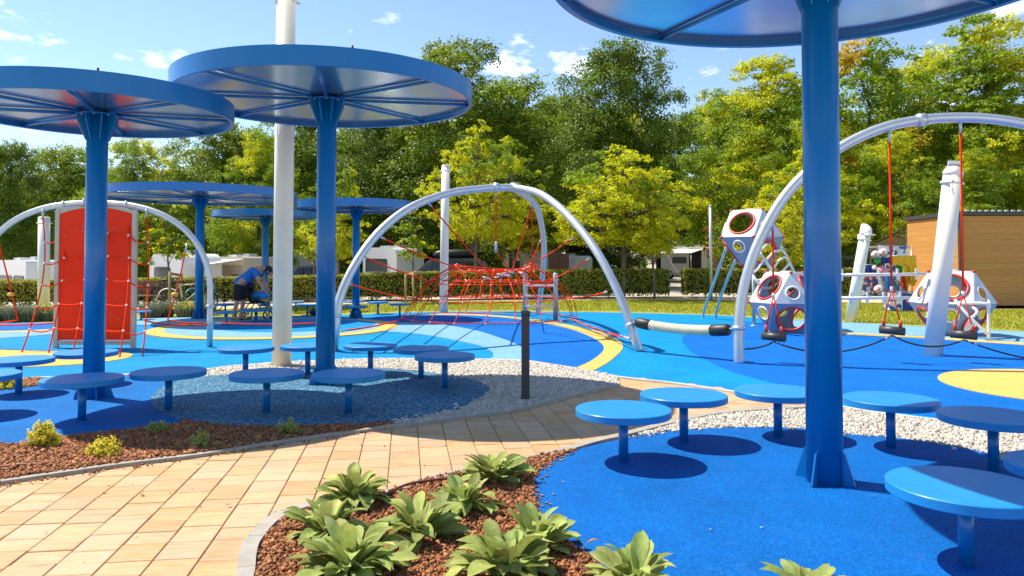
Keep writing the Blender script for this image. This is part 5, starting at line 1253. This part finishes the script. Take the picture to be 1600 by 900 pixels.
def car(label, px0, px1, d, roof_y, m, cargo=False, H_=1.7):
    x0, x1 = (px0-800)/1183*d, (px1-800)/1183*d; zr = 1.5+(409.5-roof_y)*d/1183; zb = zr-H_; ln = x1-x0
    t = thing('parked_car', label, 'car', ((x0+x1)/2, d, terrain_z((x0+x1)/2, d)-.05), 0, 'vehicles on the campsite')
    P = [(0,.25), (.02,.55), (.06,.60), (.17,.64), (.30,.95), (.40,1.0), (.88,1.0), (.97,.93), (1.0,.60), (1.0,.22)]; vs = []
    for y in (d, d+.12, d+1.6, d+1.72):
        for u, w in P: ins = .12 if y in (d, d+1.72) and w > .62 else 0; vs.append((x0+ln*u, y+(ins if y == d else -ins if y == d+1.72 else 0), zb+H_*w-(0 if y not in (d, d+1.72) else .03)))
    n = len(P); fs = [tuple(range(n)), tuple(reversed(range(3*n, 4*n)))]+[(j*n+(i+1) % n, j*n+i, (j+1)*n+i, (j+1)*n+(i+1) % n) for j in range(3) for i in range(n)]
    auto(MB().add(vs, fs).build('body', MATS[m], t, world=True), 50)
    for a in (((.30,.66), (.40,.92), (.52,.93), (.52,.66)), ((.54,.66), (.54,.93), (.72,.93), (.72,.66)), ((.74,.66), (.74,.93), (.88,.92), (.95,.66))):
        MB().plate([(x0+ln*u, d+(.095 if w > .8 else .0), zb+H_*w) for u, w in a], .02, (0,-1,0)).build('window', MATS['glass_dark'], t, world=True)
    for u in (.18, .82): wheel(t, x0+ln*u, d+.05, zb+.32, .33)
    MB().bbox((x0+ln*.03, d+.3, zb+H_*.52), (.10,.3,.14), .03).build('headlight', MATS['clip_white'], t, world=True)
    if cargo:
        MB().tube([(x0+ln*.34, d+.8, zr+.17), (x0+ln*.40, d+.8, zr+.20), (x0+ln*.6, d+.8, zr+.22), (x0+ln*.86, d+.8, zr+.22), (x0+ln*.90, d+.8, zr+.18)], [.05,.20,.24,.22,.08], 14).build('roof_box', MATS['black'], t, world=True)
        for u in (.48, .8): MB().box((x0+ln*u, d+.85, zr+.02), (.05,1.3,.04)).build('roof_bar', MATS['black'], t, world=True)
    return t
car('dark van with a long black roof box behind the hedge, centre', 628, 762, 37, 403.5, 'car_navy', True, 1.85)
car('black car behind the hedge between white mast and central pole', 438, 506, 37, 414, 'car_navy', False, 1.45)
car('grey estate car far up the campsite above the hedge end', 990, 1032, 92, 391, 'galv', False, 1.5)
car('tan car beside the brown motorhome behind the nearest pole', 1180, 1260, 60, 398, 'car_tan', False, 1.6)
bx_ = thing('red_cabinet', 'dark red cabinet beside the pale camper', 'cabinet', (2.713,44.000,1.110)); MB().bbox((2.714,44.000,1.333), (1.15,.6,1.3), .04).build('case', MATS['bench_wood'], bx_, world=True); MB().box(((2.714,44.000,1.333)[0], 43.69, (2.714,44.000,1.333)[2]), (.02,.02,1.2)).build('door_seam', MATS['black'], bx_, world=True)
# tan tent roof by the stall
tt = thing('tent_awning', 'tan tent awning sloping beside the wooden hut', 'awning', (18.095,36.000,1.181))
P = [(16.985,36.000,2.367), (18.886,36.000,3.251), (20.197,38.500,3.372), (18.165,38.500,2.427)]; MB().plate(P, .05, (0,0,-1)).build('roof_sheet', MATS['awning_tan'], tt, world=True)
for q in ((17.045,36.000,2.306), (18.731,36.000,3.068)): MB().tube([q, (q[0], q[1], 0)], .03, 6).build('pole', GALV, tt, world=True)
MB().plate([(17.154,36.100,2.309), (18.936,36.100,3.133), (18.925,36.100,2.339), (17.150,36.100,2.034)], .02, (0,1,0)).build('valance', MATS['awning_tan'], tt, world=True)

# ------------------------------------------------------------------ wooden hut, board by board
hx, hy = 15.05, 25.4; hut = thing('wooden_hut', 'brown wood clad hut with dark roof trim at the right edge', 'hut', (hx, hy, 0))
zt1 = 3.06; nb_ = 15; HD = 3.4; bh = (zt1-.05)/nb_
for i in range(nb_):
    z = .05+bh*(i+.5)
    MB().bbox((hx+5.03, hy, z), (9.94,.045,bh-.003), .0025).build('front_board', MATS['hut_wood'], hut, world=True)
    MB().bbox((hx, hy+HD/2+.03, z), (.045,HD-.1,bh-.003), .0025).build('side_board', MATS['hut_wood'], hut, world=True)
MB().box((hx+5.05, hy+HD/2+.05, 1.5), (9.9,HD-.15,2.95)).build('inner_wall', MATS['black'], hut, world=True)
MB().bbox((hx+.0, hy-.005, 1.55), (.12,.12,3.12), .01).build('corner_post', MATS['hut_trim'], hut, world=True)
rf = MB().bbox((hx+5.0, hy+HD/2, 3.14), (10.2,HD+.25,.13), .012).build('roof', MATS['hut_trim'], hut, world=True)
for i in range(26):
    MB().bbox((hx+.2+i*.22, hy-.06, 3.225), (.10,.08,.04), .01).build('roof_bead', WH, rf, world=True)

# ------------------------------------------------------------------ beach goods stall left of the hut
def spotted(name, c1, c2, c3, sc):
    m = bpy.data.materials.new(name); m.use_nodes = True; t = m.node_tree; n, l = t.nodes.new, t.links.new; p = t.nodes['Principled BSDF']; MATS[name] = m
    c = n('ShaderNodeTexCoord'); v = n('ShaderNodeTexVoronoi'); v.inputs['Scale'].default_value = sc; l(c.outputs['Object'], v.inputs['Vector']); s = n('ShaderNodeSeparateColor'); l(v.outputs['Color'], s.inputs[0])
    r = n('ShaderNodeValToRGB'); r.color_ramp.interpolation = 'CONSTANT'; e = r.color_ramp.elements; e[0].color = (*c1, 1); e[1].position = .4; e[1].color = (*c2, 1); q = e.new(.75); q.color = (*c3, 1); l(s.outputs[0], r.inputs[0]); l(r.outputs[0], p.inputs['Base Color']); p.inputs['Roughness'].default_value = .7; return m
spotted('print_a', (.75,.78,.8), (.03,.12,.45), (.6,.62,.7), 9); spotted('print_b', (.05,.06,.22), (.55,.6,.7), (.45,.08,.08), 11); spotted('print_c', (.75,.72,.68), (.65,.2,.3), (.05,.3,.5), 8); spotted('print_d', (.7,.35,.02), (.75,.55,.03), (.7,.06,.03), 5)
dS = 24.0
def towel(label, px0, py0, px1, py1, m, d=dS, grp='towels hung on the beach goods stall'):
    x0, x1 = (px0-800)/1183*d, (px1-800)/1183*d; z1, z0 = 1.5-(py0-409.5)*d/1183, 1.5-(py1-409.5)*d/1183; n = 10; vs = []; fs = []
    t = thing('hanging_towel', label, 'towel', ((x0+x1)/2, d, z0), 0, grp)
    for th in (0, .012):
        for i in range(n+1):
            x = x0+(x1-x0)*i/n; f = .035*math.sin(i*1.9+px0); vs += [(x, d+f*.3+th, z1), (x, d+f+th, (z0+z1)/2), (x, d+f*1.4+th, z0+.03*math.sin(i*1.3))]
    k = 3*(n+1)
    for i in range(n):
        for j in range(2): a = i*3+j; fs += [(a, a+3, a+4, a+1), (k+a, k+a+1, k+a+4, k+a+3)]
    MB().add(vs, fs).build('cloth', m, t, world=True); MB().tube([(x0,d+.01,z1+.01), (x1,d+.01,z1+.01)], .012, 6).build('hanging_rod', GALV, t, world=True)
for nm, c in (('towel_yellow', (.78,.45,.01)), ('towel_green', (.03,.30,.07)), ('towel_navy', (.02,.05,.35)), ('towel_red', (.6,.04,.02)), ('towel_pink', (.75,.25,.35)), ('ball_white', (.75,.75,.72))): mat(nm, c, .7, var=.1, vscale=8)
towel('white and blue printed towels along the top of the stall', 1372, 385, 1419, 401, MATS['print_a'], dS)
towel('yellow inflatable sheet hanging on the right of the stall', 1394, 400, 1431, 414, MATS['towel_yellow'], dS-.25)
towel('yellow and red printed towel on the lower right of the stall', 1410, 415, 1430, 446, MATS['print_d'], dS-.12)
towel('green striped towel on the right of the stall', 1400, 411, 1409, 430, MATS['towel_green'], dS-.18)
towel('dark blue towel at the left of the stall', 1351, 414, 1371, 426, MATS['towel_navy'], dS)
towel('dark printed towel hanging low at the stall left', 1346, 427, 1372, 462, MATS['print_b'], dS)
towel('white printed towel in the middle of the stall', 1386, 413, 1402, 440, MATS['print_a'], dS+.1)
towel('pale printed towel hanging low in the stall middle', 1372, 428, 1412, 460, MATS['print_c'], dS+.15)
towel('yellow towel with a green edge beside the hut wall', 1420, 414, 1432, 440, MATS['towel_yellow'], dS-.2)
towel('red towel between the yellow towels', 1408, 428, 1414, 450, MATS['towel_red'], dS-.22)
towel('blue towel behind the pink ball', 1384, 430, 1396, 452, MATS['fabric_blue'], dS-.05)
towel('navy towel in the upper middle of the stall', 1374, 402, 1394, 412, MATS['towel_navy'], dS+.05)
for i, (px, py, r, m, lab) in enumerate(((1368,398,.13,'print_c','patterned white ball at the top left of the stall'), (1371,407,.10,'towel_green','small green ball at the upper left of the stall'), (1380,395,.14,'print_c','patterned ball near the stall top'), (1378,423,.16,'towel_pink','pink ball in the middle of the stall'), (1366,418,.07,'ball_white','small white ball left of the pink ball'), (1372,452,.14,'print_c','patterned ball low at the stall left'))):
    o = thing('beach_ball', lab, 'ball', (11.583,24.000,0.275), 0, 'balls on the beach goods stall'); p = ((px-800)/1183*(dS-.3), dS-.3, 1.5-(py-409.5)*(dS-.3)/1183); o.location = p
    MB().ball((0,0,0), r, 16, 10).build('skin', MATS[m], o); MB().tube([(0,0,r*.97), (0,0,r*1.1)], .012, 6).build('valve', MATS['ball_white'], o)
rk = thing('stall_rack', 'metal display rack of the beach goods stall', 'rack', ((1388-800)/1183*dS, dS+.2, 0))
xa, xb = (1350-800)/1183*dS, (1432-800)/1183*dS
for x in (xa, (xa+xb)/2, xb): MB().tube([(x, dS+.3, -.02), (x, dS+.3, 2.0)], .025, 8).build('upright', GALV, rk, world=True)
for z in (.55, 1.2, 1.98): MB().tube([(xa, dS+.3, z), (xb, dS+.3, z)], .02, 8).build('rail', GALV, rk, world=True)
for i, (px, py, m, w) in enumerate(((1395,460,'print_a',.45), (1412,456,'towel_navy',.35), (1424,452,'print_c',.3))):
    o = thing('goods_box', ('white printed box at the stall foot', 'navy box at the stall foot', 'pale box at the stall foot by the climbing cell')[i], 'box', (11.948,23.600,0.335), 0, 'boxes at the stall foot'); o.location = ((px-800)/1183*23.6, 23.6, 0)
    MB().bbox((0,0,.27), (w,.4,.52), .02).build('case', MATS[m], o); MB().box((0,-.202,.40), (w*.8,.006,.1)).build('tape', MATS['ball_white'], o)

# ------------------------------------------------------------------ wooden bench, bicycles
bn = thing('park_bench', 'brown slatted bench behind the rope net, in front of the hedge', 'bench', (-11.637,24.204))
b0 = (-11.637,24.204)
for i in range(4): MB().bbox((b0[0], b0[1]+.28, .52+.11*i), (1.25,.03,.09), .008).build('back_slat', MATS['bench_wood'], bn, world=True)
for i in range(4): MB().bbox((b0[0], b0[1]-.20+.13*i, .44), (1.25,.10,.03), .008).build('seat_slat', MATS['bench_wood'], bn, world=True)
for s in (-.5, .5): MB().bar((b0[0]+s, b0[1]+.25, 0), (b0[0]+s, b0[1]+.31, .92), .05, .05).build('leg', MATS['dark_grey'], bn, world=True); MB().bar((b0[0]+s, b0[1]-.18, 0), (b0[0]+s, b0[1]-.18, .42), .05, .05).build('leg', MATS['dark_grey'], bn, world=True)
def bike(label, pos, rz, m, tilt=.08):
    t = thing('bicycle', label, 'bicycle', (*pos, 0), rz, 'bicycles parked by the sapling'); t.rotation_euler = (tilt, 0, rz); R_ = .34
    for x in (-.52, .52):
        w = MB().tube([(x+R_*math.cos(2*PI*i/32), 0, R_+R_*math.sin(2*PI*i/32)) for i in range(32)], .019, 6, closed=True).build('wheel', MATS['rubber_tyre'], t)
        sp_ = MB()
        for i in range(12): a = 2*PI*i/12; sp_.tube([(x,0,R_), (x+R_*.97*math.cos(a), 0, R_+R_*.97*math.sin(a))], .003, 4)
        sp_.build('spokes', GALV, w); MB().tube([(x,-.05,R_), (x,.05,R_)], .025, 8).build('hub', GALV, w)
    J = dict(bb=(-.08,0,.30), st=(-.20,0,.82), ht=(.34,0,.86), hb=(.38,0,.72), r=(-.52,0,R_), f=(.52,0,R_))
    fr_ = MB()
    for a, b in (('bb','st'), ('st','ht'), ('bb','hb'), ('bb','r'), ('st','r'), ('ht','f')): fr_.tube([J[a], J[b]], .018, 8)
    fr_.build('frame', m, t); MB().tube([(.33,0,.86), (.30,0,1.0)], .014, 8).build('stem', MATS['black'], t)
    MB().tube(spline([(.18,-.28,1.0), (.30,-.16,1.02), (.33,0,1.0), (.30,.16,1.02), (.18,.28,1.0)], 4), .014, 8).build('handlebar', MATS['black'], t)
    MB().bbox((-.24,0,.92), (.26,.13,.06), .025).build('saddle', MATS['black'], t); MB().tube([(-.20,0,.80), (-.23,0,.90)], .014, 8).build('seat_post', GALV, t)
    MB().lathe([(.09,-.01), (.09,.01)], 18, (-.08,.05,.30), rot=Matrix.Rotation(PI/2, 3, 'X')).build('chainring', MATS['dark_grey'], t)
    for s in (-1, 1): MB().bar((-.08,.07*s,.30), (-.08+.15*s,.07*s,.22), .02, .012).build('crank', MATS['dark_grey'], t)
    MB().tube(spline([(-.86,0,.36), (-.72,0,.64), (-.5,0,.72), (-.3,0,.66)], 4), .022, 6).build('mudguard', m, t)
bike('white bicycle standing left of the far canopy pole', (-9.711,22.665), .25, WH)
bike('teal bicycle behind the far canopy pole', (-9.333,22.957), 1.2, MATS['cyan'])
bike('black bicycle leaning at the wooden stakes', (-10.977,23.879), -.6, MATS['black'], -.12)

# ------------------------------------------------------------------ bending man, pushchair, bag
px_, py_ = (-6.904,19.451)
man = thing('person', 'man in blue t-shirt and dark shorts bending over a pushchair', 'person', (px_, py_, 0), 0)
def skinned(name, verts, edges, m, parent, root=0, sub=2):
    me = bpy.data.meshes.new(name); me.from_pydata([v[:3] for v in verts], edges, []); me.materials.append(m)
    o = bpy.data.objects.new(name, me); COL.objects.link(o); o.parent = parent
    md = o.modifiers.new('skin', 'SKIN'); md.use_smooth_shade = True
    sv = me.skin_vertices[0].data if me.skin_vertices else None
    if sv is None:
        bm = bmesh.new(); bm.from_mesh(me); bm.verts.layers.skin.verify(); bm.to_mesh(me); bm.free(); sv = me.skin_vertices[0].data
    for i, v in enumerate(verts): sv[i].radius = (v[3], v[4] if len(v) > 4 else v[3]); sv[i].use_root = (i == root)
    ss = o.modifiers.new('sub', 'SUBSURF'); ss.levels = sub; ss.render_levels = sub
    return o
Bv = [(-.06,0,.95,.14,.12), (.12,0,1.10,.145,.125), (.30,0,1.24,.165,.14), (.42,0,1.32,.12,.11), (.52,0,1.34,.055), (.60,0,1.33,.075), (.68,0,1.27,.088), (.70,0,1.21,.062),
      (-.06,.10,.90,.10), (-.02,.11,.50,.066), (-.06,.11,.27,.052), (-.08,.11,.08,.04), (.09,.12,.035,.035),
      (-.08,-.10,.90,.10), (-.10,-.11,.50,.066), (-.16,-.11,.27,.052), (-.20,-.11,.08,.04), (-.03,-.12,.035,.035),
      (.38,.19,1.27,.07), (.46,.22,1.02,.045), (.58,.18,.82,.035), (.63,.15,.76,.034), (.38,-.19,1.27,.07), (.47,-.22,1.02,.045), (.60,-.17,.80,.035), (.65,-.14,.74,.034)]
Be = [(0,1), (1,2), (2,3), (3,4), (4,5), (5,6), (6,7), (0,8), (8,9), (9,10), (10,11), (11,12), (0,13), (13,14), (14,15), (15,16), (16,17), (3,18), (18,19), (19,20), (20,21), (3,22), (22,23), (23,24), (24,25)]
skinned('body', Bv, Be, MATS['skin'], man)
skinned('t_shirt', [(-.20,0,.90,.150,.15), (-.08,0,.98,.168,.155), (.12,0,1.115,.17,.15), (.30,0,1.25,.19,.165), (.43,0,1.33,.14,.13), (.385,.20,1.265,.092), (.43,.22,1.10,.082), (.385,-.20,1.265,.092), (.43,-.22,1.10,.082)], [(0,1), (1,2), (2,3), (3,4), (4,5), (5,6), (4,7), (7,8)], MATS['shirt'], man)
skinned('shorts', [(-.05,0,1.0,.165,.15), (-.07,0,.90,.17,.16), (-.05,.11,.78,.125), (-.02,.115,.50,.108), (-.08,-.11,.78,.125), (-.10,-.115,.50,.108)], [(0,1), (1,2), (2,3), (1,4), (4,5)], MATS['shorts'], man)
hd = MB(); hd.ball((.655,0,1.30), .108, 16, 10, (1.0,.86,1.05)); hd.build('cap', MATS['cap_cloth'], man); MB().bbox((.775,0,1.245), (.13,.16,.018), .008, Matrix.Rotation(.75, 3, 'Y')).build('cap_peak', MATS['cap_cloth'], man)
MB().ball((.715,0,1.215), .072, 14, 8, (.85,.9,1.1)).build('face', MATS['skin'], man); MB().ball((.772,0,1.19), .018, 8, 5, (1,.8,1.2)).build('nose', MATS['skin'], man)
for s in (-1, 1): MB().ball((.66,.098*s,1.25), .026, 8, 5, (1,.5,1.3)).build('ear', MATS['skin'], man)
for x, y in ((.03,.115), (-.09,-.115)): MB().bbox((x,y,.022), (.29,.105,.045), .02).build('sandal', MATS['sandal'], man)
for y, x, z in ((.15,.63,.76), (-.14,.65,.74)):
    for k in range(5):
        a = (k-2)*.016; d = Vector((.55, 0, -.8)).normalized(); b = Vector((x+.01, y+a, z-.01)); e = b+d*(.05 if k in (0,) else .075)+Vector((.01,0,0)); MB().tube([b, b+d*.04, e], [.011,.010,.008], 6).build('finger', MATS['skin'], man)
pc = thing('pushchair', 'dark pushchair with a blue blanket in front of the bending man', 'pushchair', (-6.673,19.884))
cx_, cy_ = (-6.673,19.884)
for x, y in ((-.35,-.25), (-.35,.25), (.35,-.22), (.35,.22)):
    w = MB().tube([(cx_+x+.12*math.cos(2*PI*i/20), cy_+y, .13+.12*math.sin(2*PI*i/20)) for i in range(20)], .02, 6, closed=True).build('wheel', MATS['rubber_tyre'], pc, world=True); MB().tube([(cx_+x,cy_+y-.03,.13), (cx_+x,cy_+y+.03,.13)], .05, 8).build('hub', GALV, w, world=True)
for y in (-.24, .24):
    MB().tube([(cx_+.35,cy_+y,.13), (cx_-.05,cy_+y,.55), (cx_-.42,cy_+y,1.0)], .016, 8).build('frame_tube', MATS['dark_grey'], pc, world=True); MB().tube([(cx_-.35,cy_+y,.13), (cx_-.05,cy_+y,.55), (cx_+.15,cy_+y,.62)], .016, 8).build('frame_tube', MATS['dark_grey'], pc, world=True)
MB().tube([(cx_-.42,cy_-.24,1.0), (cx_-.42,cy_+.24,1.0)], .018, 8).build('handle', MATS['black'], pc, world=True)
MB().plate([(cx_-.28,cy_-.21,.82), (cx_-.12,cy_-.21,.42), (cx_+.25,cy_-.21,.45), (cx_+.25,cy_-.21,.5), (cx_-.05,cy_-.21,.5), (cx_-.2,cy_-.21,.86)], .42, (0,1,0)).build('seat', MATS['shorts'], pc, world=True)
MB().ball((cx_+.08,cy_-.02,.62), .21, 14, 8, (1.25,1.0,.62)).build('blanket', MATS['fabric_blue'], pc, world=True)
MB().ball((cx_-.20,cy_,.88), .17, 14, 8, (.9,1.1,.8)).build('hood', MATS['black'], pc, world=True)
MB().ball((cx_+.22,cy_-.12,.50), .08, 10, 6, (1.4,1,.6)).build('toy', MATS['leaf_yellow'], pc, world=True)
bg_ = thing('black_bag', 'small black bag lying on the rubber right of the white mast', 'bag', (-5.499,21.310))
MB().ball((0,0,.10), .16, 14, 8, (1.35,.8,.62)).build('body', MATS['black'], bg_); MB().tube(spline([(-.12,0,.17), (-.05,0,.27), (.06,0,.27), (.12,0,.17)], 4), .012, 6).build('handle', MATS['black'], bg_)
# a few fallen leaves on the paving and pads
for i, (p, lab) in enumerate((((-1.752,4.661), 'small dry brown leaf on the sunlit paving'), ((-2.358,4.888), 'tiny brown leaf on the paving near the yellow shrub'), ((-2.622,4.968), 'dark crumb of mulch on the left paving'), ((-0.158,6.966), 'dry leaf on the shaded paving'), ((0.367,3.915), 'brown leaf standing at the edge of the blue pad'))):
    o = link('fallen_leaf', LM[i], None); o.data = LM[i].copy(); o.data.materials.clear(); o.data.materials.append(MATS['bench_wood']); o.location = (p[0], p[1], .012 if i < 4 else .04); o.scale = (.045,.06,.05) if i < 4 else (.09,.09,.09); o.rotation_euler = (0, -.2 if i < 4 else -.9, i*1.3+1); tag(o, lab, 'leaf', 'fallen leaves')
